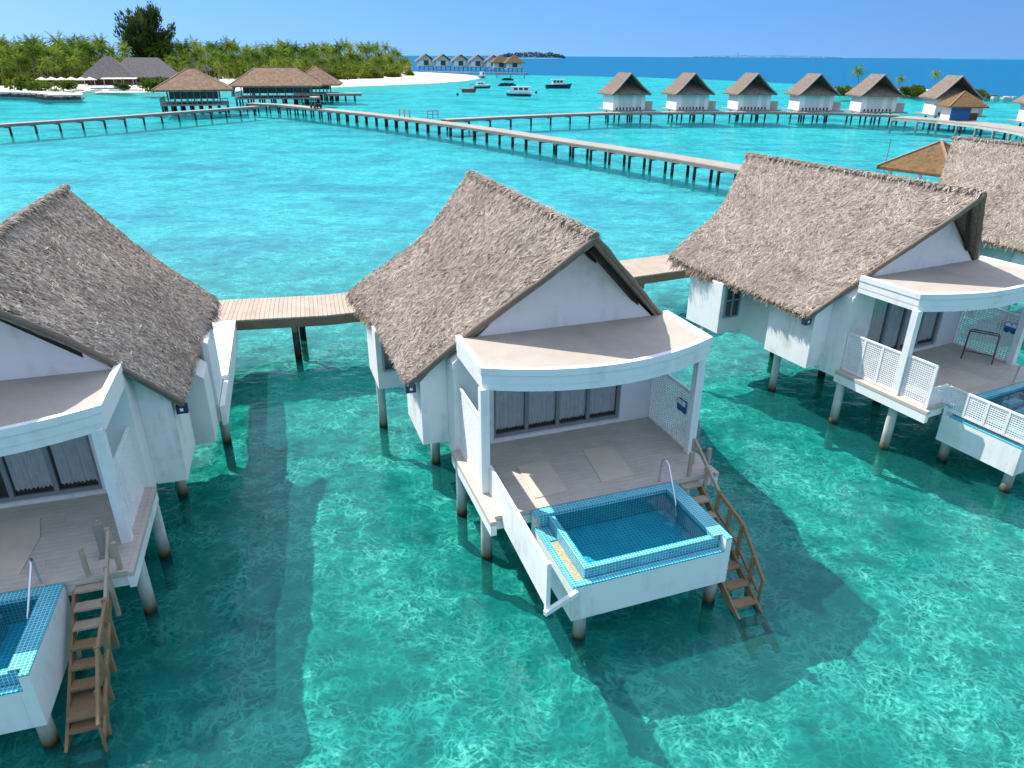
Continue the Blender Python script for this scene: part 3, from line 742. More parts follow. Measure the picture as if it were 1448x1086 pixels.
    # --- piles
    for (x, y, tp) in ((0.02, 0.06, 1.5), (5.18, 0.06, 1.5), (-0.06, 1.87, 1.5), (5.24, 1.87, 1.5), (-0.08, 4.5, 1.68), (5.35, 4.5, 1.68), (-1.1, 7.15, 1.68), (6.3, 7.15, 1.0), (1.0, -2.9, 0.68), (4.05, -2.86, 0.68), (1.0, -1.1, 0.68), (4.05, -1.1, 0.68), (2.6, 2.4, 1.5), (2.6, 4.8, 1.5), (2.6, 7.2, 1.5)):
        p = MB(); pile(p, x, y, tp); p.build('pile', M['pile'], root)
    # --- rafters under the front gable, eave brackets
    for side in (-1, 1):
        S = roof_surface(C, side, eaves[0] if side < 0 else eaves[1])
        for off in ((0.35, 0.95) if side > 0 else (0.4,)):
            r = MB(); a = S(off / 9.4, 0.03); b = S(off / 7.5, 0.70); r.bar((a.x, a.y, a.z - 0.27), (b.x, b.y, b.z - 0.27), 0.09, 0.16); r.build('rafter', M['darkwood'], root)
        for (s_v, t_v) in ((0.012, 0.985), (0.80, 0.94)):
            p = S(s_v, t_v); b = MB(); b.box(p.x - 0.12, p.x + 0.12, p.y - 0.06, p.y + 0.10, p.z - 0.36, p.z - 0.17)
            br = b.build('eave_bracket', M['navy'], root)
            b = MB(); b.box(p.x - 0.035, p.x + 0.035, p.y - 0.075, p.y - 0.062, p.z - 0.29, p.z - 0.22); b.build('bracket_plate', M['boatwhite'], br)
    # --- stairs to the lagoon
    if stairs:
        st = MB(); xa, xb = 4.36, 4.86; top = (-0.95, 1.60); bot = (-3.95, -0.30) if style != 'gap' else (-3.35, -0.25)
        for x in (xa - 0.03, xb + 0.03): st.bar((x, top[0] + 0.05, top[1] - 0.1), (x, bot[0] - 0.25, bot[1] - 0.2), 0.05, 0.20)
        sc = st.build('staircase', M['stair'], root)
        n = 10
        for k in range(n):
            f_ = k / (n - 1); y = lerp(top[0], bot[0], f_); z = lerp(top[1], bot[1], f_)
            deep = 0.62 if (style == 'gap' and k == 6) else 0.23
            tr = MB(); tr.box(xa, xb, y - deep * 0.5, y + deep * 0.5, z - 0.022, z + 0.022); tr.build('tread', M['stairgrey'] if k < 3 else M['stair'], sc)
        hr = [(4.98, -0.42, 2.40), (4.98, -1.55, 1.66), (4.98, -2.45, 1.44), (4.98, -3.32, 0.62)]
        for (p, q) in zip(hr, hr[1:]):
            h = MB(); h.bar(p, q, 0.05, 0.09); h.build('handrail', M['stairgrey'] if p[1] > -1 else M['stair'], sc)
        h = MB(); h.bar((4.98, -2.2, 0.95), (4.98, -3.25, 0.25), 0.04, 0.07); h.bar((4.96, -1.55, 1.2), (4.98, -2.3, 0.9), 0.04, 0.06); h.bar((4.98, -3.3, 0.6), (4.97, -3.3, -0.2), 0.04, 0.05); h.build('handrail', M['stair'], sc)
        for (y, za, zb_, g_) in ((-0.42, 1.5, 2.46, 1), (-1.02, 0.9, 2.06, 1), (-1.55, 0.6, 1.74, 0), (-2.0, 0.45, 1.56, 0), (-2.45, 0.25, 1.48, 0), (-2.95, -0.1, 1.0, 0)):
            h = MB(); h.bar((4.95, y, za), (4.96, y, zb_), 0.07, 0.07); h.build('post', M['stairgrey'] if g_ else M['stair'], sc)
        h = MB(); h.bar((4.60, -0.86, D), (4.60, -0.86, 2.42), 0.07); h.build('newel_post', M['stairgrey'], sc)
        h = MB(); h.bar((5.12, -0.80, D), (5.12, -0.80, 2.38), 0.08); h.build('newel_post', M['stairgrey'], sc)
    if entry:
        en = MB(); en.box(5.45, 6.55, 8.05, 13.1, 1.62, 1.76); en.box(6.40, 6.54, 6.203, 13.1, 1.02, 1.617); en.build('entry_walkway', M['white'], root)
        b = MB(); b.prism([(5.37, 1.1), (6.30, 1.1), (6.30, 2.95), (5.37, 3.75)], 'y', 5.1, 6.2); b.build('bay', M['white'], root)
    thatch_roof(root, C, eaves, seed, density)
    return root

V_LEFT = ((-12.42, 9.76), 17.2); V_MID = ((-0.561, 13.082), 19.64); V_RIGHT = ((11.035, 18.18), 25.5); V_FAR = ((23.55, 25.2), 29.0)
villa('thatched white villa at the left edge, sea stairs beside its plunge pool, curtains parted', *V_LEFT, C=2.95, eaves=(1.0, 0.79), canR=5.24, seed=3, style='gap', entry=True, backz=1.1, bayz=1.45, panel=False)
villa('middle thatched white villa with the whole blue plunge pool and curved canopy facing the camera', *V_MID, seed=5, style='solid')
villa('thatched white villa right of the middle one, with white lattice rails round its terrace', *V_RIGHT, seed=8, style='lattice', stairs=False, panel=False)
villa('thatched villa at the right edge, mostly hidden behind the lattice-railed villa', *V_FAR, seed=12, density=0.7, style='solid', stairs=False, panel=False)
def vloc(V, p):
    c, s = math.cos(R(V[1])), math.sin(R(V[1])); return Vector((V[0][0] + c * p[0] - s * p[1], V[0][1] + s * p[0] + c * p[1], p[2]))

# loose things on the terraces
def sheet(V, pts, label, name='plywood_sheet', th=0.015):
    o = thing(name, label, 'board', vloc(V, (*pts[0], 1.782)), R(V[1]))
    m = MB(); m.prism([(p[0] - pts[0][0], p[1] - pts[0][1]) for p in pts], 'z', 0, th)
    o2 = m.build(name, M['plywood']); o2.location = o.location; o2.rotation_euler = o.rotation_euler
    tag(o2, label, 'board', 'beige boards laid on the terraces'); bpy.data.objects.remove(o)
    return o2
sheet(V_MID, [(2.60, -0.45), (3.44, -0.41), (3.58, 0.96), (2.80, 1.02)], 'beige board lying on the middle terrace, nearer the sea stairs')
sheet(V_MID, [(0.95, -0.55), (1.75, -0.50), (1.80, 0.86), (1.02, 0.80)], 'beige board lying on the middle terrace, nearer the white privacy panel')
sheet(V_LEFT, [(1.9, -0.50), (3.38, -0.45), (3.42, 0.72), (3.25, 1.38), (1.9, 1.40)], 'beige board covering the middle of the left-hand terrace')
sheet(V_RIGHT, [(1.3, -0.62), (3.35, -0.58), (3.30, 0.50), (1.3, 0.55)], 'beige board on the terrace behind the lattice rails')
def towel(V, u, v, z, label):
    m = MB(); vs = []; fs = []
    n = 10
    for i in range(n + 1):
        x = 0.02 * math.sin(i * 1.1); vs += [(x - 0.06, i / n * 0.34, -0.30 - 0.03 * math.sin(i)), (x - 0.075, i / n * 0.34, 0.0), (x - 0.04, i / n * 0.34, 0.012), (x - 0.03, i / n * 0.34, -0.28)]
    for i in range(n):
        for k in range(4): fs.append((i * 4 + k, i * 4 + (k + 1) % 4, i * 4 + 4 + (k + 1) % 4, i * 4 + 4 + k))
    fs += [(0, 1, 2, 3), tuple(n * 4 + k for k in (3, 2, 1, 0))]
    m.add(vs, fs, True); o = m.build('towel', M['blue']); o.location = vloc(V, (u, v, z)); o.rotation_euler = (0, 0, R(V[1])); tag(o, label, 'towel')
    m = MB(); m.box(-0.088, -0.078, 0.0, 0.33, -0.11, 0.005); m.build('pale_fold', M['boatwhite'], o)
towel(V_MID, 5.17, 0.30, 3.02, 'blue and white cloth hung on the screen beside the right pillar of the middle villa')
towel(V_RIGHT, 5.17, 0.20, 3.05, 'blue cloth hung on the screen of the lattice-railed terrace')
# drying rack on the right terrace
rk = thing('drying_rack', 'brown metal tube drying rack standing on the lattice-railed terrace', 'rack', vloc(V_RIGHT, (4.55, 0.75, 1.782)), R(V_RIGHT[1]) + R(-62))
for y in (-0.13, 0.13):
    m = MB(); m.tube([(-0.42, y * 1.5, 0), (-0.40, y * 0.9, 0.86), (-0.36, y * 0.8, 0.92), (0.36, y * 0.8, 0.92), (0.40, y * 0.9, 0.86), (0.42, y * 1.5, 0)], 0.022, 8); m.build('tube_frame', M['brownmetal'], rk)
m = MB(); m.bar((-0.4, 0, 0.22), (0.4, 0, 0.22), 0.03); m.bar((-0.4, -.16, 0.22), (-0.4, .16, 0.22), 0.025); m.bar((0.4, -.16, 0.22), (0.4, .16, 0.22), 0.025); m.build('cross_tube', M['brownmetal'], rk)
# small white bin on the left terrace
def lathe(mb, prof, n=14, cx=0, cy=0):
    vs = [(cx + r * math.cos(2 * math.pi * k / n), cy + r * math.sin(2 * math.pi * k / n), z) for r, z in prof for k in range(n)]
    fs = [(i * n + k, i * n + (k + 1) % n, (i + 1) * n + (k + 1) % n, (i + 1) * n + k) for i in range(len(prof) - 1) for k in range(n)]
    mb.add(vs, fs, True)
rr = thing('terrace_post', 'short grey post at the stair head of the left terrace', 'post', vloc(V_LEFT, (4.78, -0.30, 1.782)), R(V_LEFT[1]))
m = MB(); m.box(-0.10, 0.10, -0.10, 0.10, 0, 0.04); m.box(-0.08, 0.08, -0.03, 0.03, 0.043, 0.72); m.build('panel', M['greywood'], rr)
m = MB(); m.tube([(0.0, 0.06, 0.0), (0.0, 0.06, 0.78)], 0.03, 8); m.build('pipe', M['stairgrey'], rr)

# ------------------------------------------------------------------ walkways and jetties
def resample(pts, step):
    pts = [Vector((p[0], p[1], 0)) for p in pts]; out = [pts[0]]; d = 0.0; res = [(pts[0], (pts[1] - pts[0]).normalized())]
    acc = step
    for a, b in zip(pts, pts[1:]):
        L = (b - a).length; t = acc
        while t <= L:
            res.append((a.lerp(b, t / L), (b - a).normalized())); t += step
        acc = t - L
    return res
def walkway(name, label, pts, width, z, step, deck_mat, beam_mat, pile_mat_, thick=0.12, beamh=0.28, pr=0.13, two=True, skip=0, group=None, cat='walkway', rail=None):
    root = thing(name, label, cat, (pts[0][0], pts[0][1], 0), 0, group); O = Vector((pts[0][0], pts[0][1], 0))
    P = [Vector((p[0], p[1], 0)) - O for p in pts]; n = len(P); nor = []
    for i in range(n):
        d = (P[min(i + 1, n - 1)] - P[max(i - 1, 0)]).normalized(); nor.append(Vector((-d.y, d.x, 0)))
    hw = width / 2
    dk = MB(); vs = []; fs = []; uvs = []; s = 0; S_ = [0]
    for a, b in zip(P, P[1:]): s += (b - a).length; S_.append(s)
    for i in range(n):
        for (q, zz) in ((-hw, z), (hw, z), (hw, z - thick), (-hw, z - thick)): vs.append(P[i] + nor[i] * q + Vector((0, 0, zz)))
    for i in range(n - 1):
        for k in range(4):
            fs.append((i * 4 + k, i * 4 + (k + 1) % 4, i * 4 + 4 + (k + 1) % 4, i * 4 + 4 + k))
            w0, w1 = (0, width) if k in (0, 2) else (0, thick)
            uvs.append(((S_[i], w0), (S_[i], w1), (S_[i + 1], w1), (S_[i + 1], w0)))
    fs += [(3, 2, 1, 0), tuple((n - 1) * 4 + k for k in range(4))]; uvs += [((0, 0), (0, 1), (1, 1), (1, 0))] * 2
    dk.add(vs, fs); dk.uv = uvs
    dk.build('deck', deck_mat, root, fix=False)
    for q in (-1, 1):
        bm_ = MB(); vs = []; fs = []
        for i in range(n):
            for (dq, zz) in ((-0.07, z - thick - 0.004), (0.07, z - thick - 0.004), (0.07, z - thick - beamh), (-0.07, z - thick - beamh)): vs.append(P[i] + nor[i] * (q * (hw - 0.08) + dq) + Vector((0, 0, zz)))
        for i in range(n - 1):
            for k in range(4): fs.append((i * 4 + k, i * 4 + (k + 1) % 4, i * 4 + 4 + (k + 1) % 4, i * 4 + 4 + k))
        fs += [(3, 2, 1, 0), tuple((n - 1) * 4 + k for k in range(4))]
        bm_.add(vs, fs); bm_.build('edge_beam', beam_mat, root)
    proto = None; cp = None
    bents = resample(P, step)
    for i, (p, d) in enumerate(bents):
        if i < skip: continue
        nv = Vector((-d.y, d.x, 0))
        for q in ((-1, 1) if two else (-1,)):
            if proto is None:
                m = MB(); m.tube([(0, 0, -2.0), (0, 0, z - thick - 0.01)], pr, 9); proto = m.build('pile', pile_mat_, root); o = proto
            else:
                o = proto.copy(); COL.objects.link(o); o.parent = root
            o.location = p + nv * q * (hw - 0.22)
        if cp is None:
            m = MB(); m.box(-0.09, 0.09, -hw, hw, z - thick - beamh - 0.2, z - thick - beamh - 0.004); cp = m.build('crosshead', beam_mat, root); o = cp
        else:
            o = cp.copy(); COL.objects.link(o); o.parent = root
        o.location = p; o.rotation_euler = (0, 0, math.atan2(d.y, d.x))
    return root

# path behind the near villas
pw = []
for V, us in ((V_LEFT, (-6, -2, 2.7, 6)), (V_MID, (-2.0, 2.7, 6)), (V_RIGHT, (-1, 3, 6)), (V_FAR, (0, 4, 9))):
    for u in us:
        p = vloc(V, (u, 14.45, 0)); pw.append((p.x, p.y))
walkway('boardwalk', 'bleached plank boardwalk running behind the near thatched villas', pw, 2.55, 1.75, 4.9, M['walk'], M['beam'], M['jpile'], 0.06, 0.34, 0.13)

jm_px = [(354, 145.5), (400, 147.5), (470, 154.8), (540, 162.2), (600, 169.5), (660, 177.3), (724, 186.5), (774, 194.5), (845, 204.8), (910, 214.5), (975, 224.5), (1060, 239)]
jm = [(p.x, p.y) for p in (at(x, y, 1.6) for x, y in jm_px)]
jm.append((jm[-1][0] + (jm[-1][0] - jm[-2][0]) * 1.6, jm[-1][1] + (jm[-1][1] - jm[-2][1]) * 1.6))
walkway('main_jetty', 'long straight plank jetty running from the near villas to the island restaurant', jm, 2.6, 1.6, 3.1, M['jetty'], M['jbeam'], M['jpile'], 0.14, 0.24, 0.15, cat='jetty')
l0 = at(-70, 180, 1.45); l1 = at(0, 175.3, 1.45); l2 = at(150, 165.3, 1.45); l3 = at(362, 149.8, 1.45)
walkway('left_jetty'.replace('left_', 'curved_'), 'thin grey jetty crossing the water at the far left towards the restaurant', [(p.x, p.y) for p in (l0, l1, l2, l3)], 2.0, 1.45, 3.45, M['greywood'], M['jbeam'], M['jpile'], 0.14, 0.26, 0.16, two=False, cat='jetty')
hw_pts = [at(x, y, 1.5) for x, y in ((628, 168.5), (700, 165), (780, 161.5), (850, 159), (960, 158), (1090, 157.8), (1190, 159.5), (1272, 162.5))]
walkway('hut_walkway', 'long walkway in front of the row of far huts', [(p.x, p.y) for p in hw_pts], 2.2, 1.5, 4.0, M['jetty'], M['jbeam'], M['jpile'], 0.14, 0.26, 0.16, two=False, cat='walkway')
pp = [at(x, y, 1.5) for x, y in ((1272, 165.0), (1340, 169.5), (1400, 176), (1450, 183), (1540, 200))]
walkway('wide_walkway'.replace('wide_', 'plaza_'), 'wide plank platform in front of the kiosk at the far right', [(p.x, p.y) for p in pp], 5.0, 1.5, 4.2, M['jetty'], M['concrete'], M['greywood'], 0.14, 0.34, 0.2, cat='platform')
# signs at the jetty junction
for px, py, w in ((829, 0, 0),):
    pass
def railing(label, p, rz, w):
    o = thing('wooden_railing', label, 'railing', p, rz)
    for x in (-w / 2, 0, w / 2):
        m = MB(); m.box(x - 0.06, x + 0.06, -0.06, 0.06, 0, 1.05); m.build('post', M['greywood'], o)
    m = MB(); m.bar((-w / 2, 0, 1.1), (w / 2, 0, 1.1), 0.12); m.bar((-w / 2, 0, 0.6), (w / 2, 0, 0.6), 0.1); m.build('rail', M['greywood'], o)
railing('small wooden railing on the main jetty before the hut walkway turns off', at(572, 165.5, 1.6), R(-50), 3.0)
railing('small wooden railing at the start of the walkway to the far huts', at(612, 167.5, 1.6), R(30), 1.8)

# ------------------------------------------------------------------ far huts
def far_hut(label):
    root = thing('gabled_hut', label, 'hut', group='white huts with brown roofs along the far walkway')
    W, Dp, H = 6.7, 5.0, 3.15
    m = MB(); m.box(-W / 2, W / 2, 0.0, Dp, 0.25, H); m.build('wall', M['white'], root)
    # front: pale shutters, white side piers
    m = MB(); m.box(-2.3, 0.6, -0.05, -0.004, 0.75, H - 0.05); m.box(1.5, 2.5, -0.05, -0.004, 0.75, H - 0.05); m.build('shutter', M['palewall'], root)
    for k in range(8):
        ch = MB(); ch.box(-2.7 + k * 0.7, -2.4 + k * 0.7, -0.06, -0.008, 0.30, 0.72); ch.build('floor_vent', M['interior'], root)
    # roof: gable ridge running back, hip skirt at the front, recessed gable
    e = H - 0.1; ap = H + 3.55; hx = W / 2 + 0.7; y0, y1 = -0.9, Dp + 1.6; gy = 2.8; gz = e + 2.1; gx = hx * (1 - (gz - e) / (ap - e))
    mids = 0.62 * hx; mz = e + (ap - e) * 0.34
    rf = MB()
    for sx in (-1, 1):
        a = (0, -0.1, ap); b = (0, y1 - 0.8, ap); c = (sx * hx, y1, e); d = (sx * hx, y0, e)
        mb_ = (sx * mids, y1 - 0.4, mz); md = (sx * mids, -0.55, mz)
        th = 0.22
        for q in ((a, b, mb_, md), (md, mb_, c, d)):
            lo = [(x, y, z - th) for x, y, z in q]
            rf.add(list(q) + lo, [(0, 1, 2, 3), (7, 6, 5, 4), (0, 4, 5, 1), (1, 5, 6, 2), (2, 6, 7, 3), (3, 7, 4, 0)])
    roof = rf.build('roof', M['farroof'], root)
    sk = MB(); q = [(-hx * 0.98, y0 - 0.02, e + 0.02), (hx * 0.98, y0 - 0.02, e + 0.02), (gx * 0.62, gy, gz), (-gx * 0.62, gy, gz)]
    lo = [(x, y, z - 0.16) for x, y, z in q]; sk.add(q + lo, [(0, 1, 2, 3), (7, 6, 5, 4), (0, 4, 5, 1), (1, 5, 6, 2), (2, 6, 7, 3), (3, 7, 4, 0)]); sk.build('porch_roof', M['farroof'], roof)
    m = MB(); m.prism([(-mids * 0.95, mz - 0.4), (mids * 0.95, mz - 0.4), (0, ap - 0.35)], 'y', 2.5, 2.7); m.build('gable_wall', M['brownwall'], root)
    for sx in (-1, 1):
        m = MB(); m.bar((0, -0.16, ap - 0.03), (sx * mids, -0.62, mz - 0.02), 0.14, 0.2); m.bar((sx * mids, -0.62, mz - 0.02), (sx * hx, y0 - 0.06, e), 0.14, 0.2); m.build('barge_board', M['greywood'], roof)
    m = MB(); m.box(-W / 2 - 0.3, W / 2 + 2.2, -0.6, Dp + 3.0, 0.02, 0.22); m.build('deck', M['greywood'], root)
    m = MB(); m.box(W / 2 + 0.2, W / 2 + 1.9, 0.6, 0.75, 0.25, 1.75); m.build('privacy_screen', M['concrete'], root)
    for x in (-2.8, 0, 2.8):
        for y in (0.4, 4.4):
            m = MB(); m.tube([(x, y, -3.4), (x, y, 0.02)], 0.17, 8); m.build('pile', M['jpile'], root)
    return root
hutspec = [(889, 158.5, 'leftmost of the row of far white huts, beside open water'), (978, 158, 'far white hut second in the row from the left end'), (1065, 158, 'far white hut third in the row, behind the walkway bend'), (1152, 159, 'far white hut fourth in the row, left of the small green palm islet'), (1240, 161, 'far white hut between the small palm and the low islet wall'), (1347, 166, 'far white hut standing directly behind the kiosk with the blue wall'), (1488, 178, 'far white hut cut off by the right edge of the picture')]
hut0 = None
for i, (px, py, lab) in enumerate(hutspec):
    p = at(px, py, 1.5); o = far_hut(lab) if hut0 is None else copy_tree(hut0); hut0 = hut0 or o
    o['label'] = lab
    view = math.atan2(p.x, p.y)
    o.rotation_euler = (0, 0, -view + R(25)); f_ = Vector((math.sin(view), math.cos(view), 0))
    o.location = (p.x + f_.x * 1.8, p.y + f_.y * 1.8, 1.5); o.scale = (0.93, 0.93, 0.95)
# kiosk
p = at(1361, 170.5, 1.5)
kv = thing('kiosk', 'small kiosk with a russet pyramid roof and bright blue wall', 'kiosk', p, -math.atan2(p.x, p.y) + R(24))
m = MB(); m.box(-2.3, 2.3, 0, 3.8, 0, 2.4); m.build('wall', M['white'], kv)
m = MB(); m.box(-2.28, 0.95, -0.10, -0.006, 0.04, 2.35); m.build('blue_panel', M['bluewall'], kv)
m = MB(); m.box(2.305, 2.40, 0.4, 3.6, 0.02, 1.3); m.box(1.0, 2.28, -0.10, -0.006, 0.04, 1.25); m.build('brown_dado', M['brownwall'], kv)
def pyramid(root, hx, hy, cy_, e, ap, mat, ridge=0.0, th=0.2, name='roof', cap=True):
    m = MB(); A = [(-hx, cy_ - hy, e), (hx, cy_ - hy, e), (hx, cy_ + hy, e), (-hx, cy_ + hy, e)]; T = [(-ridge, cy_, ap), (ridge if ridge else 0.001, cy_, ap)]
    B_ = [(x, y, z - th) for x, y, z in A]
    m.add(A + T + B_, [(0, 1, 5, 4), (1, 2, 5), (2, 3, 4, 5), (3, 0, 4), (0, 6, 7, 1), (1, 7, 8, 2), (2, 8, 9, 3), (3, 9, 6, 0), (6, 9, 8, 7)])
    r = m.build(name, mat, root)
    if cap:
        m = MB()
        for i, q in enumerate(A): m.bar(Vector(q) + Vector((0, 0, 0.03)), Vector(T[0] if q[0] < 0 else T[1]) + Vector((0, 0, 0.03)), 0.16, 0.1)
        if ridge: m.bar(T[0], T[1], 0.2, 0.16)
        m.build('ridge_cap', M['ridgecap'], r)
    return r
pyramid(kv, 3.3, 3.1, 1.9, 2.35, 4.7, M['redroof']); kv.scale = (0.9, 0.9, 0.9)
# russet pavilion behind the lattice-railed villa
p = at(1322, 252, 3.0); 
pv = thing('hipped_pavilion', 'russet pyramid roof peeking out behind the ridge of the lattice-railed villa', 'pavilion', (at(1331, 200, 5.2).x, at(1331, 200, 5.2).y, 1.5), R(32))
pyramid(pv, 2.7, 2.7, 0, 1.9, 3.7, M['redroof'], cap=True)
m = MB()
for sx in (-2.0, 2.0):
    for sy in (-2.0, 2.0): m.box(sx - .1, sx + .1, sy - .1, sy + .1, -0.1, 2.0)
m.build('pillar_frame', M['white'], pv)
m = MB(); m.box(-2.9, 2.9, -2.9, 2.9, -0.25, -0.1); m.build('deck', M['jetty'], pv)
for sx in (-2.0, 2.0):
    for sy in (-2.0, 2.0):
        m = MB(); m.tube([(sx, sy, -3.4), (sx, sy, -0.26)], 0.15, 8); m.build('pile', M['jpile'], pv)
m = MB(); m.tube([(0, 0, 3.7), (0, 0, 3.85)], 0.05, 6); m.bar((0.0, 0.0, 3.78), (1.6, -0.8, 3.68), 0.14, 0.08); m.build('roof_finial', M['boatwhite'], pv)
po = MB(); po.tube([(0, 0, -2), (0, 0, 2.4)], 0.05, 8); o = po.build('mooring_pole', M['greywood']); o.location = at(1252, 232, 1.0); tag(o, 'thin grey pole standing in the water left of the russet pyramid roof', 'pole')

# ------------------------------------------------------------------ restaurant pavilions over the water
def pavilion(label, px, py, w, dep, eave, apex, rz, ridge, mat, name='restaurant_pavilion', rail=True, z=1.5):
    p = at(px, py, z); root = thing(name, label, 'pavilion', p, rz)
    m = MB(); m.box(-w / 2 - 1.2, w / 2 + 1.2, -1.0, dep + 1.0, -0.3, 0); m.build('deck', M['greywood'], root)
    m = MB(); m.box(-w / 2 + 0.6, w / 2 - 0.6, 0.7, dep - 0.6, 0.9, eave); m.build('glazed_wall', M['darkglass'], root)
    n = 9; pz = MB()
    for k in range(n): 
        x = lerp(-w / 2 + 0.3, w / 2 - 0.3, k / (n - 1)); m = MB(); m.box(x - .13, x + .13, 0.2, 0.46, 0.003, eave); m.build('column', M['greywood'], root)
    if rail:
        m = MB()
        for y in (-0.9,):
            m.bar((-w / 2 - 1.1, y, 1.0), (w / 2 + 1.1, y, 1.0), 0.12); m.bar((-w / 2 - 1.1, y, 0.55), (w / 2 + 1.1, y, 0.55), 0.08)
            for k in range(14): x = lerp(-w / 2 - 1.1, w / 2 + 1.1, k / 13); m.box(x - .06, x + .06, y - .06, y + .06, 0.003, 1.0)
        for k in range(7): yy = lerp(-0.9, dep + 0.9, k / 6); m.box(-w / 2 - 1.16, -w / 2 - 1.04, yy - .06, yy + .06, 0.003, 1.0)
        m.bar((-w / 2 - 1.1, -0.9, 1.0), (-w / 2 - 1.1, dep + 0.9, 1.0), 0.12)
        m.build('railing', M['greywood'], root)
    for k in range(8):
        for y in (-0.7, dep * 0.5, dep):
            m = MB(); x = lerp(-w / 2 - 0.9, w / 2 + 0.9, k / 7); m.tube([(x, y, -3.4), (x, y, -0.3)], 0.2, 7); m.build('pile', M['jpile'], root)
    r = pyramid(root, w / 2 + 2.2, dep / 2 + 2.2, dep / 2, eave, apex, mat, ridge, 0.35)
    return root
pavilion('brown hip-roofed restaurant pavilion over the water, nearest to the thin jetty', 276, 147, 10.2, 9, 2.7, 6.4, R(20), 0.6, M['restroof'])
pavilion('long brown-roofed restaurant pavilion with open front beside the main jetty', 392, 138, 16, 9, 2.6, 6.3, R(12), 4.5, M['restroof'], z=1.5)
pavilion('small brown pavilion with a peaked roof at the right end of the restaurant', 447, 132, 8.0, 7, 2.2, 6.4, R(8), 0.0, M['restroof'], z=1.5, rail=False)
# arched pale tents between them
tn = MB()
for i in range(17):
    pass
def arch_tent(label, px, py, w, h):
    p = at(px, py, 1.6); o = thing('arched_canopy', label, 'canopy', p, R(10))
    m = MB(); n = 10; vs = []; fs = []
    for i in range(n + 1):
        a = math.pi * i / n
        for (rr_, y) in ((1, 0), (1, 3), (0.9, 3), (0.9, 0)): vs.append((-math.cos(a) * w / 2 * rr_, y, math.sin(a) * h * rr_))
    for i in range(n):
        for k in range(4): fs.append((i * 4 + k, i * 4 + (k + 1) % 4, i * 4 + 4 + (k + 1) % 4, i * 4 + 4 + k))
    fs += [(0, 1, 2, 3), tuple(n * 4 + k for k in (3, 2, 1, 0))]
    m.add(vs, fs); m.build('shell', M['awning'], o)
arch_tent('pale arched canopy between the two largest restaurant pavilions', 343, 137, 5.0, 3.2)
# end pier
e0 = at(462, 133.5, 1.4); e1 = at(511, 133.2, 1.4)
walkway('swimming_pier', 'short dark pier ending in open water right of the small pavilion', [(e0.x, e0.y), (e1.x, e1.y)], 4.0, 1.7, 2.3, M['jetty'], M['jbeam'], M['jpile'], 0.2, 0.4, 0.2, cat='pier')
# golf buggy on the jetty
p = at(447, 153.0, 1.6); gb = thing('golf_buggy', 'small dark buggy with a pale roof parked on the main jetty', 'buggy', (p.x, p.y, 1.6), R(-52))
m = MB(); m.prism([(-1.1, 0.35), (1.2, 0.35), (1.3, 0.75), (0.6, 0.85), (0.5, 0.55), (-0.2, 0.55), (-0.3, 1.0), (-1.1, 0.95)], 'y', -0.6, 0.6); m.build('body', M['black'], gb)
m = MB(); m.box(-1.1, 0.9, -0.65, 0.65, 1.85, 1.95); m.build('roof', M['awning'], gb)
for x, y in ((-0.8, -0.6), (-0.8, 0.6), (0.8, -0.6), (0.8, 0.6)):
    m = MB(); m.tube([(x, y - 0.1, 0.3), (x, y + 0.1, 0.3)], 0.3, 12); m.build('wheel', M['black'], gb)
    m = MB(); m.bar((x, y * 0.95, 0.6), (x * 0.95, y * 0.95, 1.85), 0.05); m.build('roof_post', M['frame'], gb)

# ------------------------------------------------------------------ plants
rng = random.Random(42)
def palm_meshes(seed, h, lean):
    r = random.Random(seed)
    tr = MB(); pts = []; 
    for i in range(7):
        t = i / 6; pts.append((lean * t * t, 0.1 * math.sin(t * 3), h * t))
    tr.tube(pts, [0.26 - 0.12 * i / 6 for i in range(7)], 7)
    cr = MB(); top = Vector(pts[-1]); nf = 26
    for k in range(nf):
        az = k * 2.399 + r.uniform(-.2, .2); el = lerp(1.3, -0.65, (k / nf) ** 0.9) + r.uniform(-.12, .12); L = r.uniform(3.3, 4.7)
        p = top.copy(); d = Vector((math.cos(az) * math.cos(el), math.sin(az) * math.cos(el), math.sin(el))); side = Vector((-math.sin(az), math.cos(az), 0))
        n = 9; seg = L / n
        for i in range(n):
            q = p + d * seg; 
            wl = (0.72 * math.sin(math.pi * (0.12 + 0.88 * (i + 0.5) / n) ** 0.8) + 0.12)
            up = side.cross(d); up = up if up.z > 0 else -up
            for sg in (-1, 1):
                tip = (side * sg * 0.8 + d * 0.55 - up * r.uniform(0.25, 0.75)).normalized() * wl
                a, b = p, p + d * seg * 0.55
                cr.add((a, b, b + tip * 1.0, a + tip * 0.92), ((0, 1, 2, 3),))
            p = q; d = (d + Vector((0, 0, -1)) * (0.10 + 0.17 * i / n)).normalized()
    tmesh = tr.build('trunk', M['trunk']); cmesh = cr.build('crown', M['palm'], fix=False)
    return tmesh, cmesh
palm_protos = []
for i in range(5):
    t, c = palm_meshes(100 + i, rng.uniform(8.5, 11.5), rng.uniform(-1.2, 1.6)); palm_protos.append((t, c))
def add_palm(x, y, z, sc, rz, label, group, k=None):
    t, c = palm_protos[rng.randrange(5) if k is None else k]
    o = thing('palm_tree', label, 'palm', (x, y, z), rz, group); o.scale = (sc, sc, sc)
    for m in (t, c):
        q = m.copy(); COL.objects.link(q); q.parent = o
    return o
def front_line(px):
    """measured foot line of the palm grove"""
    P = [(-40, 121), (0, 121), (60, 121), (120, 119), (150, 116), (240, 115), (300, 114), (420, 113), (470, 112.5), (520, 111.5), (560, 109.5), (583, 106)]
    for (a, b), (c, d) in zip(P, P[1:]):
        if a <= px <= c: return lerp(b, d, (px - a) / (c - a))
    return 106
n_palm = 0
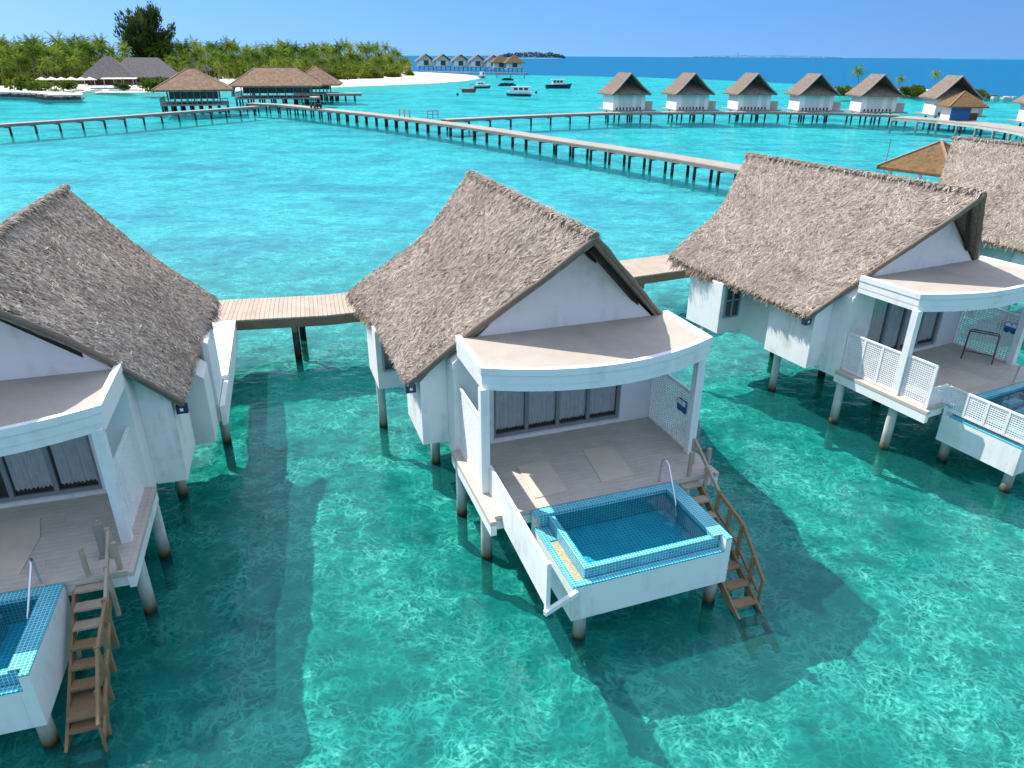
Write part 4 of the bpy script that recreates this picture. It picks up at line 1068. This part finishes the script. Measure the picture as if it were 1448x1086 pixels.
for row, (dy, n) in enumerate(((0.0, 46), (1.6, 44), (3.4, 42), (5.6, 38), (8.0, 36))):
    for i in range(n):
        px = lerp(-25, 578 - row * 5, (i + rng.uniform(0.1, 0.9)) / n); py = front_line(px) - dy + rng.uniform(-0.5, 0.5)
        if row < 2 and 120 < px < 240: continue
        if py < 101: py = 101 + rng.random()
        p = at(px, py, 1.2)
        if row >= 2 and 150 < px < 212 and rng.random() < 0.5: continue
        sc = (rng.uniform(0.38, 0.75), rng.uniform(0.6, 1.05), rng.uniform(0.85, 1.15), rng.uniform(1.0, 1.22), rng.uniform(1.08, 1.28))[row] * (0.85 if px > 545 else 1.0)
        add_palm(p.x, p.y, 1.1, sc, rng.uniform(0, 6.28), 'coconut palm in the dense grove on the island', 'coconut palms of the island grove'); n_palm += 1

def leaf_blob(r, n, rad, hgt, size, squash=1.0):
    mb = MB(); centers = [(r.gauss(0, rad * 0.45), r.gauss(0, rad * 0.45), r.uniform(0.15, 0.75) * hgt, r.uniform(0.3, 0.6) * rad) for _ in range(7)]
    for _ in range(n):
        cx_, cy_, cz, cr_ = r.choice(centers); v = Vector((r.gauss(0, 1), r.gauss(0, 1), r.gauss(0, 1))).normalized() * cr_ * r.uniform(0.55, 1.0)
        p = Vector((cx_, cy_, cz)) + Vector((v.x, v.y, v.z * squash * hgt / rad * 0.6))
        if p.z < 0.02: p.z = r.uniform(0.02, 0.2)
        d = (v.normalized() + Vector((r.gauss(0, .5), r.gauss(0, .5), r.gauss(0.3, .5)))).normalized(); s = d.cross(Vector((r.gauss(0, 1), r.gauss(0, 1), r.gauss(0, 1)))).normalized()
        L = size * r.uniform(0.6, 1.3)
        mb.add((p - s * L * 0.3, p + d * L * 0.5 - s * L * 0.1, p + d * L, p + d * L * 0.4 + s * L * 0.35), ((0, 1, 2, 3),))
    return mb
shr = []
for i in range(4):
    root = leaf_blob(random.Random(i + 5), 900, 2.0, 2.0, 0.55).build('foliage', M['shrub'], fix=False); shr.append(root)
def add_shrub(p, sx, sz, label, group=None):
    o = thing('shrub', label, 'shrub', (p.x, p.y, p.z), rng.uniform(0, 6.28), group); o.scale = (sx, sx, sz)
    q = shr[rng.randrange(4)].copy(); COL.objects.link(q); q.parent = o
    m = shrub_stem.copy(); COL.objects.link(m); m.parent = o
m = MB(); m.tube([(0, 0, -0.3), (0.1, 0.05, 1.2)], [0.09, 0.05], 6); shrub_stem = m.build('stem', M['trunk'])
for i in range(46):
    px = lerp(-20, 584, (i + rng.uniform(0.2, 0.8)) / 46)
    if 250 < px < 455: continue
    py = front_line(px) + rng.uniform(0.3, 1.0)
    p = at(px, py, 1.1); s = rng.uniform(0.9, 1.7)
    add_shrub(p, s, s * rng.uniform(0.8, 1.3), 'rounded green shrub at the foot of the island palm grove', 'shrubs edging the island palm grove')
for px, py, s, lab in ((173, 126.5, 1.15, 'round bright green shrub in front of the two grey roofs, left one'), (212, 127.5, 2.0, 'large green shrub between the grey-roofed hall and the beach'), (90, 127.5, 1.6, 'low green shrub on the sand left of the swimming pool awnings'), (60, 127, 1.5, 'low shrub at the left part of the beach behind the rock groyne'), (30, 126, 2.2, 'tall shrub near the left edge behind the pale beach')):
    add_shrub(at(px, py, 1.0), s, s * 0.8, lab)
# dark understory that closes the view between the trunks
mb = MB(); r = random.Random(77)
for i in range(22000):
    px = r.uniform(-40, 580); py = front_line(px) - r.uniform(0.6, 9)
    if py < 102: py = 102
    p = at(px, py, 1.0); p.z = 1.0 + r.random() ** 1.1 * (5.0 + 0.6 * (front_line(px) - py))
    d = Vector((r.gauss(0, 1), r.gauss(0, 1), r.gauss(0.4, 0.8))).normalized(); s = d.cross(Vector((r.gauss(0, 1), r.gauss(0, 1), r.gauss(0, 1)))).normalized(); L = r.uniform(1.0, 2.6)
    mb.add((p, p + d * L * 0.5 - s * L * 0.25, p + d * L, p + d * L * 0.5 + s * L * 0.3), ((0, 1, 2, 3),))
o = mb.build('undergrowth', M['shrub'], fix=False); tag(o, 'dense green undergrowth between the palm trunks of the island', 'undergrowth', kind='stuff')

# casuarina
p = at(219, 110.5, 1.2); cz = thing('casuarina_tree', 'tall dark feathery tree rising above the palm grove', 'tree', (p.x, p.y, 1.2), 0.0)
DD = (Vector((p.x, p.y, 0))).length; H_ = DD * 0.070
r = random.Random(9); tr = MB(); tr.tube([(0, 0, 0), (0.3, 0, H_ * 0.45), (0, 0.2, H_ * 0.9)], [0.9, 0.6, 0.1], 8)
cn = MB(); W_ = DD * 0.027
for k in range(85):
    t = r.uniform(0.08, 0.97); az = r.uniform(0, 6.283); reach = W_ * (1.0 - 0.62 * max(0, (t - 0.45) / 0.55) ** 1.2) * (0.72 + 0.28 * min(1, t / 0.3)) * r.uniform(0.55, 1.12)
    a = Vector((0.2, 0.1, H_ * t * 0.72)); b = Vector((math.cos(az) * reach, math.sin(az) * reach, H_ * (t * 0.80 + 0.10) + reach * r.uniform(0.1, 0.95)))
    tr.tube([a, a.lerp(b, 0.5) + Vector((0, 0, -0.5)), b], [0.22, 0.13, 0.04], 5)
    for i in range(120):
        f = r.uniform(0.25, 1.15); q = a.lerp(b, f) + Vector((r.gauss(0, 1), r.gauss(0, 1), r.gauss(0, 1))) * 0.7
        d = (Vector((math.cos(az) * 0.4, math.sin(az) * 0.4, 1.1)) + Vector((r.gauss(0, .45), r.gauss(0, .45), r.gauss(0, .4)))).normalized(); s = d.cross(Vector((r.gauss(0, 1), r.gauss(0, 1), r.gauss(0, 1)))).normalized(); L = r.uniform(1.0, 2.6)
        cn.add((q, q + d * L * 0.4 - s * 0.3, q + d * L, q + d * L * 0.4 + s * 0.3), ((0, 1, 2, 3),))
tr.build('trunk', M['trunk'], cz); cn.build('crown', M['casu'], cz, fix=False)

# thatched buildings on the island
def island_house(label, px, py, w, dep, eave, apex, rz, ridge, mat, aw=True):
    p = at(px, py, 1.2); root = thing('thatched_hall', label, 'building', p, rz)
    m = MB(); m.box(-w / 2, w / 2, 0.5, dep, 0, eave); m.build('wall', M['brownwall'], root)
    for k in range(6):
        m = MB(); x = lerp(-w / 2 - 0.5, w / 2 + 0.5, k / 5); m.tube([(x, -0.6, 0), (x, -0.6, eave)], 0.14, 6); m.build('column', M['awning'], root)
    pyramid(root, w / 2 + 1.8, dep / 2 + 1.8, dep / 2, eave, apex, mat, ridge, 0.3, cap=False)
    return root
island_house('grey thatched building with a steep peaked roof on the island, left of the long hall', 156, 121, 13, 10, 2.2, 8.6, R(18), 1.0, M['greyroof'])
island_house('long grey thatched hall with a sagging roof behind the beach shrubs', 203, 120, 17, 11, 2.4, 8.2, R(14), 5.0, M['greyroof'])
island_house('small thatched roof half hidden among the palms above the restaurant', 280, 112.5, 7, 7, 3.4, 8.0, R(10), 0.0, M['greyroof'])
def parasol(label, px, py, col, w=3.2):
    p = at(px, py, 1.2); o = thing('parasol', label, 'parasol', p, rng.uniform(0, 1), 'cream parasols by the island pool')
    m = MB(); m.tube([(0, 0, 0), (0, 0, 2.7)], 0.06, 6); m.build('pole', M['greywood'], o)
    m = MB(); n = 8; vs = [(w * 0.5 * math.cos(2 * math.pi * k / n), w * 0.5 * math.sin(2 * math.pi * k / n), 2.2) for k in range(n)] + [(0, 0, 3.0)] + [(w * 0.5 * math.cos(2 * math.pi * k / n), w * 0.5 * math.sin(2 * math.pi * k / n), 2.05) for k in range(n)]
    m.add(vs, [(k, (k + 1) % n, n) for k in range(n)] + [(k, n + 1 + k, n + 1 + (k + 1) % n, (k + 1) % n) for k in range(n)]); m.build('canopy', col, o, fix=False)
for k, px in enumerate((62, 76, 90, 104, 118, 130)):
    parasol('cream parasol in the row beside the island swimming pool', px, 124.2 - (k % 2) * 0.4, M['awning'], 3.8)
def awning(label, px, py, w):
    p = at(px, py, 1.2); o = thing('awning', label, 'awning', p, R(12))
    for x in (-w / 2, w / 2):
        m = MB(); m.tube([(x, 0, 0), (x, 0, 2.4)], 0.08, 6); m.build('post', M['greywood'], o)
    m = MB(); m.prism([(-1.4, 2.3), (1.2, 2.6), (1.2, 2.7), (-1.4, 2.42)], 'x', -w / 2 - 0.4, w / 2 + 0.4); m.build('canvas', M['awning'], o)
awning('flat white awning in front of the steep grey roof', 161, 123.6, 5.0)
awning('flat white awning in front of the long grey hall', 180, 123.4, 5.5)
parasol('teal parasol beside the brown pavilion roof', 248, 119.8, M['teal'], 5.0); bpy.data.objects[-1] if False else None
pr = MB(); pr.box(-5, 5, 0, 4, 0, 0.35); o = pr.build('swimming_pool', M['teal']); o.location = at(152, 126.0, 1.1); tag(o, 'turquoise swimming pool behind the beach shrubs', 'pool')

# rock groyne at the left beach
def rocks(name, label, pts, w, h, seed, mat, cat='groyne'):
    r = random.Random(seed); mb = MB()
    for a, b in zip(pts, pts[1:]):
        L = (b - a).length; n = max(4, int(L / 0.9))
        for i in range(n):
            c = a.lerp(b, i / n) + Vector((r.gauss(0, w * 0.3), r.gauss(0, w * 0.3), 0)); s = r.uniform(0.5, 1.0)
            vs = []
            for k in range(8):
                vs.append(c + Vector(((1 if k & 1 else -1) * s * r.uniform(.5, 1), (1 if k & 2 else -1) * s * r.uniform(.5, 1), (h * r.uniform(.5, 1.0) if k & 4 else -0.8))))
            mb.add(vs, [(0, 2, 3, 1), (4, 5, 7, 6), (0, 1, 5, 4), (2, 6, 7, 3), (0, 4, 6, 2), (1, 3, 7, 5)])
    o = mb.build(name, mat); tag(o, label, cat); return o
rocks('rock_groyne', 'dark rock groyne with sand on top jutting from the left beach', [at(-10, 136.0), at(45, 137.5), at(70, 141), at(119, 140.5)], 1.2, 0.9, 3, M['rock'])
gs = [at(-20, 134.5), at(45, 136), at(75, 139.6), at(117, 139.3), at(119, 137.5), at(90, 136), at(60, 134.2), at(-20, 132.5)]
sbk = MB(); sbk.prism([(p.x, p.y) for p in gs], 'z', -0.5, 0.95); o = sbk.build('sandbank', M['beach']); tag(o, kind='structure')

# ------------------------------------------------------------------ palm islet with low wall at the right
islet = [at(x, y) for x, y in ((1184, 135.5), (1215, 137), (1262, 138), (1330, 138.5), (1360, 137.5), (1345, 131), (1290, 129.5), (1230, 129), (1192, 130.5))]
o = land('sand_islet', [(p.x, p.y) for p in islet], 0.9, 8, M['beach'], 4.0); tag(o, kind='structure')
def low_wall(label, a, b, h, w):
    o = thing('low_wall', label, 'wall', a, math.atan2((b - a).y, (b - a).x)); L = (b - a).length
    m = MB(); m.box(0, L, 0, w, -0.8, h - 0.15); m.build('masonry', M['rock'], o); m = MB(); m.box(-0.1, L + 0.1, -0.1, w + 0.1, h - 0.147, h); m.build('coping', M['concrete'], o)
low_wall('pale low wall on the islet, left of the hut with the small palm', at(1186, 135.6, 0), at(1214, 137, 0), 1.7, 5)
low_wall('pale low wall on the islet, between the two rightmost far huts', at(1266, 137.2, 0), at(1312, 138, 0), 1.7, 5)
for k, (px, py, s) in enumerate(((1211, 135, 0.62), (1268, 133.5, 0.46), (1317, 133.5, 0.52))):
    p = at(px, py, 0.8); add_palm(p.x, p.y, 0.7, s, k * 2.1, ('small palm on the islet left of the fifth far hut', 'pale small palm on the islet just right of the fifth far hut', 'small dark palm on the islet left of the hut behind the kiosk')[k], 'small palms on the islet', k)
for k, (px, py, s, z_) in enumerate(((1190, 133.5, 1.3, 1.0), (1196, 133.3, 1.1, 1.1), (1280, 133.8, 0.9, 0.9), (1292, 134.2, 1.5, 1.3), (1298, 134, 1.2, 1.2))):
    add_shrub(at(px, py, 0.8), s, z_, ('shrub at the left tip of the palm islet', 'shrub beside the left low wall of the islet', 'small shrub on the islet right of the fifth hut', 'largest bright green shrub on the islet', 'shrub at the right of the largest islet shrub')[k])
rocks('rock_breakwater', 'low dark and white rocks breaking the water at the far right', [at(1374, 137.5), at(1398, 139), at(1404, 138.5)], 2.0, 1.0, 6, M['rock'], 'rocks')
rocks('pale_rocks', 'pale rocks trailing off right of the dark breakwater', [at(1400, 139.5), at(1418, 140), at(1432, 139.5)], 2.0, 0.7, 8, M['concrete'], 'rocks')
add_shrub(at(1384, 137.4, 0.6), 1.2, 1.0, 'dark shrub on the low rocks at the far right')

# ------------------------------------------------------------------ far villas by the sand spit
def far_villa(label, px, w, py=99.0, hip=False):
    p = at(px, py, 0); d = Vector((p.x, p.y, 0)).length; k = d / 560
    root = thing('spit_villa', label, 'villa', (p.x, p.y, 0), -math.atan2(p.x, p.y) + R(12), 'distant stilt villas beyond the sand spit'); root.scale = (k, k, k)
    m = MB(); m.box(-5, 5, 0, 7, 2.4, 6.0); m.build('wall', M['white'], root)
    m = MB(); m.box(-1.8, 1.8, -0.08, -0.01, 3.0, 6.2); m.build('window', M['darkglass'], root)
    if hip: pyramid(root, 7.2, 6.0, 3.5, 6.0, 10.8, M['redroof'], 0.8, 0.3, cap=False)
    else:
        rf = MB()
        for sx in (-1, 1):
            q = [(0, -1.5, 10.5), (0, 9, 10.5), (sx * 7.2, 8.5, 5.6), (sx * 7.2, -0.8, 5.6)]; lo = [(x, y, z - .35) for x, y, z in q]
            rf.add(q + lo, [(0, 1, 2, 3), (7, 6, 5, 4), (0, 4, 5, 1), (1, 5, 6, 2), (2, 6, 7, 3), (3, 7, 4, 0)])
        rf.build('roof', M['farroof'], root)
        m = MB(); m.prism([(-5, 5.8), (5, 5.8), (0, 9.8)], 'y', 0.0, 0.4); m.build('gable_wall', M['awning'], root)
    m = MB(); m.box(-6.5, 6.5, -2, 8, 2.0, 2.4); m.build('deck', M['greywood'], root)
    for x in (-5, -1.7, 1.7, 5):
        m = MB(); m.tube([(x, -0.5, -2), (x, -0.5, 2)], 0.35, 6); m.build('pile', M['greywood'], root)
fl = ['distant stilt villa nearest to the palm grove', 'second distant stilt villa from the palm grove', 'third distant stilt villa from the palm grove', 'fourth distant stilt villa from the palm grove', 'distant stilt villa just left of the russet hipped ones']
for k, px in enumerate((603, 627, 652, 676, 698)): far_villa(fl[k], px, 0, 98.6 + 0.35 * k)
far_villa('russet hip-roofed distant villa, left one of two', 709, 0, 101.0, True); far_villa('russet hip-roofed distant villa at the end of the row', 728, 0, 101.5, True)
a = at(597, 100.5, 2); b = at(745, 103.3, 2)
walkway('distant_walkway', 'faint walkway below the distant stilt villas', [(a.x, a.y), (b.x, b.y)], 3.0, 2.0, 9.0, M['greywood'], M['greywood'], M['greywood'], 0.3, 0.3, 0.3, two=False)

# ------------------------------------------------------------------ boats
def hull(mb, L, W, H, z0=-0.3, n=14, bow=1.2):
    vs = []; fs = []
    for i in range(n + 1):
        t = i / n; x = -L / 2 + L * t; w = W / 2 * (1.0 if t < 0.55 else max(0.03, 1 - ((t - 0.55) / 0.45) ** 2)); sh = H * (1 + 0.35 * max(0, (t - 0.5) * 2) ** 2)
        xb = x - (bow * max(0, t - 0.7) / 0.3 * 0.5)
        vs += [(xb, -w * 0.62, z0), (x, -w, sh), (x, -w * 0.9, sh), (x, 0, sh - 0.1), (x, w * 0.9, sh), (x, w, sh), (xb, w * 0.62, z0)]
    for i in range(n):
        for k in range(6): fs.append((i * 7 + k, i * 7 + k + 1, (i + 1) * 7 + k + 1, (i + 1) * 7 + k))
        fs.append((i * 7 + 6, i * 7, (i + 1) * 7, (i + 1) * 7 + 6))
    fs += [tuple(range(6, -1, -1)), tuple(n * 7 + k for k in range(7))]
    mb.add(vs, fs)
def boat(label, px, py, L, W, H, rz, hm, cabin=None, top=None, band=None, extra=None):
    p = at(px, py, 0); o = thing('motor_boat', label, 'boat', (p.x, p.y, 0), rz, 'boats moored off the beach')
    m = MB(); hull(m, L, W, H); h = m.build('hull', hm, o)
    if band: m = MB(); hull(m, L * 1.008, W * 1.012, H * 0.45, -0.29); m.build('hull_band', band, h)
    if cabin:
        x0, x1, hh = cabin; m = MB(); m.prism([(x0, H * 0.9), (x1 + 0.8, H * 0.9), (x1, H + hh), (x0, H + hh)], 'y', -W * 0.38, W * 0.38); c = m.build('cabin', M['boatwhite'], o)
        for sy in (-1, 1):
            nwin = max(2, int((x1 - x0) / 1.4))
            for q in range(nwin):
                xx = lerp(x0 + 0.3, x1 - 0.3, q / nwin); m = MB(); m.box(xx, xx + (x1 - x0) / nwin * 0.62, sy * W * 0.38 - 0.02 + sy * 0.01, sy * W * 0.38 + 0.02 + sy * 0.01, H + hh * 0.42, H + hh * 0.85); m.build('window', M['black'], c)
        m = MB(); m.box(x0 - 0.5, x1 + 0.3, -W * 0.42, W * 0.42, H + hh + 0.003, H + hh + 0.14); m.build('cabin_roof', M['boatwhite'], c)
    if top:
        x0, x1, hh = top; m = MB(); m.box(x0, x1, -W * 0.36, W * 0.36, H + hh, H + hh + 0.12); m.build('sun_top', M['boatwhite'] if extra != 'dark' else M['black'], o)
        for xx in (x0 + 0.1, x1 - 0.1):
            for yy in (-W * 0.33, W * 0.33): m = MB(); m.tube([(xx, yy, H * 0.8), (xx, yy, H + hh)], 0.05, 6); m.build('top_post', M['frame'], o)
    return o
boat('large white passenger boat with a row of dark windows', 733, 135.0, 7.4, 3.0, 0.95, R(172), M['boatwhite'], (-3.2, 1.9, 1.35), None, M['boatnavy'])
boat('navy-hulled launch with a white cabin, right of the passenger boat', 790, 124.3, 9.6, 3.0, 1.15, R(6), M['boatnavy'], (-2.4, 1.8, 1.6))
boat('red dive boat nearest to the sand spit', 664, 129.8, 4.8, 1.9, 0.9, R(-12), M['boatred'], None, (0.2, 1.6, 1.1), None, 'dark')
boat('white speedboat with dark hull line behind the red boat', 682, 124.0, 6.2, 2.3, 0.95, R(8), M['boatwhite'], (-1.8, 0.6, 0.8), None, M['boatnavy'])
boat('small grey boat moored closest to the distant villas', 682, 110.2, 5.0, 2.2, 1.0, R(60), M['greywood'], (-1.2, 0.8, 1.8))
def jetski(label, px, py, L):
    p = at(px, py, 0); o = thing('jet_ski', label, 'jet ski', (p.x, p.y, 0), rng.uniform(-0.4, 0.4), 'dark jet skis moored behind the passenger boat')
    m = MB(); hull(m, L, L * 0.36, 0.45, -0.2, 10, 0.5); m.build('hull', M['black'], o)
    m = MB(); m.box(-L * 0.3, L * 0.15, -0.25, 0.25, 0.3, 0.95); m.build('seat', M['boatnavy'], o); m = MB(); m.tube([(L * 0.15, -0.5, 1.25), (L * 0.22, 0, 1.3), (L * 0.15, 0.5, 1.25)], 0.07, 6); m.bar((L * 0.22, 0, 0.4), (L * 0.2, 0, 1.3), 0.14); m.build('handlebar', M['black'], o)
for k, (px, py) in enumerate(((711, 121.2), (717, 121.0), (724, 121.2), (715, 113.2), (721, 113.4))):
    jetski(('dark jet ski at the left of the front trio', 'dark jet ski in the centre of the front trio', 'dark jet ski at the right of the front trio', 'dark jet ski farther out, left of two', 'dark jet ski farther out, right of two')[k], px, py, 3.4 if k < 3 else 3.8)
m = MB(); lathe(m, [(0.01, 0.6), (0.3, 0.45), (0.4, 0.1), (0.3, -0.2), (0.01, -0.3)], 10); by = m.build('mooring_buoy', M['black']); by.location = at(758, 131.3); tag(by, 'small dark buoy in the water right of the passenger boat', 'buoy')
o = by.copy(); COL.objects.link(o); o.location = at(647, 134.2); o['label'] = 'small dark buoy left of the red boat'
# person walking on the beach
p = at(492, 116.6, 0.9); pe = thing('person', 'person in dark clothes standing alone on the white beach', 'person', p, 0.4)
me = bpy.data.meshes.new('body'); V_ = [(0, 0, 0.92), (0, 0, 1.18), (0, 0, 1.42), (0, 0, 1.54), (0, 0, 1.70), (-0.19, 0, 1.40), (-0.25, 0.03, 1.12), (-0.24, -0.06, 0.86), (0.19, 0, 1.40), (0.25, 0.03, 1.12), (0.24, -0.06, 0.86), (-0.1, 0, 0.86), (-0.11, -0.04, 0.48), (-0.11, 0.03, 0.06), (-0.11, -0.13, 0.03), (0.1, 0, 0.86), (0.11, 0.06, 0.48), (0.12, 0.14, 0.06), (0.12, -0.02, 0.03)]
E_ = [(0, 1), (1, 2), (2, 3), (3, 4), (2, 5), (5, 6), (6, 7), (2, 8), (8, 9), (9, 10), (0, 11), (11, 12), (12, 13), (13, 14), (0, 15), (15, 16), (16, 17), (17, 18)]
me.from_pydata(V_, E_, []); bo = bpy.data.objects.new('body', me); COL.objects.link(bo); bo.parent = pe
sk = bo.modifiers.new('skin', 'SKIN'); bo.modifiers.new('sub', 'SUBSURF').levels = 1
RR = [.15, .14, .15, .06, .11, .07, .05, .035, .07, .05, .035, .10, .07, .05, .04, .10, .07, .05, .04]
for q, rd_ in zip(me.skin_vertices[0].data, RR): q.radius = (rd_, rd_ * 0.8)
me.skin_vertices[0].data[0].use_root = True; me.materials.append(M['boatnavy'])

# ------------------------------------------------------------------ distant islands
def far_island(label, x0, x1, D, hpx, seed, dens, base_px=80.3):
    a = Vector(((x0 - CX) / 1100 * D, D, 0)); b = Vector(((x1 - CX) / 1100 * D, D, 0)); L = (b - a).length
    o = MB(); r = random.Random(seed); n = 30; vs = []; fs = []
    for i in range(n):
        an = 2 * math.pi * i / n; vs += [(L / 2 * math.cos(an), L * 0.12 * math.sin(an), -2), (L / 2 * 0.96 * math.cos(an), L * 0.1 * math.sin(an), D * 0.00018)]
    for i in range(n): j = (i + 1) % n; fs.append((2 * i, 2 * j, 2 * j + 1, 2 * i + 1))
    fs.append(tuple(2 * i + 1 for i in range(n)))
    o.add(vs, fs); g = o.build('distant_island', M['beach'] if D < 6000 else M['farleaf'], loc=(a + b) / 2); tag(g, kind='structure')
    H = hpx / 1100 * D; mb = MB(); s_ = H * 0.16
    for i in range(dens):
        x = r.uniform(-0.495, 0.495); prof = (1 - (2 * x) ** 4) * (0.62 + 0.38 * mnoise.noise(Vector((x * 9, seed, 0)))) + 0.15
        p = Vector((x * L, r.uniform(-0.09, 0.09) * L * 0.6, H * prof * r.random() ** 0.8)); d = Vector((r.gauss(0, 1), r.gauss(0, 1), r.gauss(0.6, 0.7))).normalized(); sd_ = d.cross(Vector((r.gauss(0, 1), r.gauss(0, 1), 1))).normalized(); q = s_ * r.uniform(0.6, 1.6)
        mb.add((p, p + d * q * 0.5 - sd_ * q * 0.4, p + d * q, p + d * q * 0.5 + sd_ * q * 0.4), ((0, 1, 2, 3),))
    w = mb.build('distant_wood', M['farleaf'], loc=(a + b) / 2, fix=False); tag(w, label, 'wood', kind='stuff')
    return a, b
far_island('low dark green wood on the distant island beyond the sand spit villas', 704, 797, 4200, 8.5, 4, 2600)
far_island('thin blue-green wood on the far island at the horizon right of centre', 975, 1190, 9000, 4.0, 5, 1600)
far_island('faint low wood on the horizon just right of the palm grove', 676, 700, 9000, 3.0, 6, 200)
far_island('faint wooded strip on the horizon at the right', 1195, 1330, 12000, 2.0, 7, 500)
ma = MB(); ma.tube([(0, 0, 0), (0, 0, 62)], [3.0, 1.2], 6); ma.box(-5, 5, -5, 5, 40, 50); o = ma.build('far_mast', M['greywood']); o.location = ((1040 - CX) / 1100 * 8800, 8800, 0); tag(o, 'tiny mast standing on the long island at the horizon', 'mast')

# prototypes that were only sources of mesh data
for t, c in palm_protos:
    bpy.data.objects.remove(t); bpy.data.objects.remove(c)
for s in shr: bpy.data.objects.remove(s)
bpy.data.objects.remove(shrub_stem)
print('palms', n_palm)
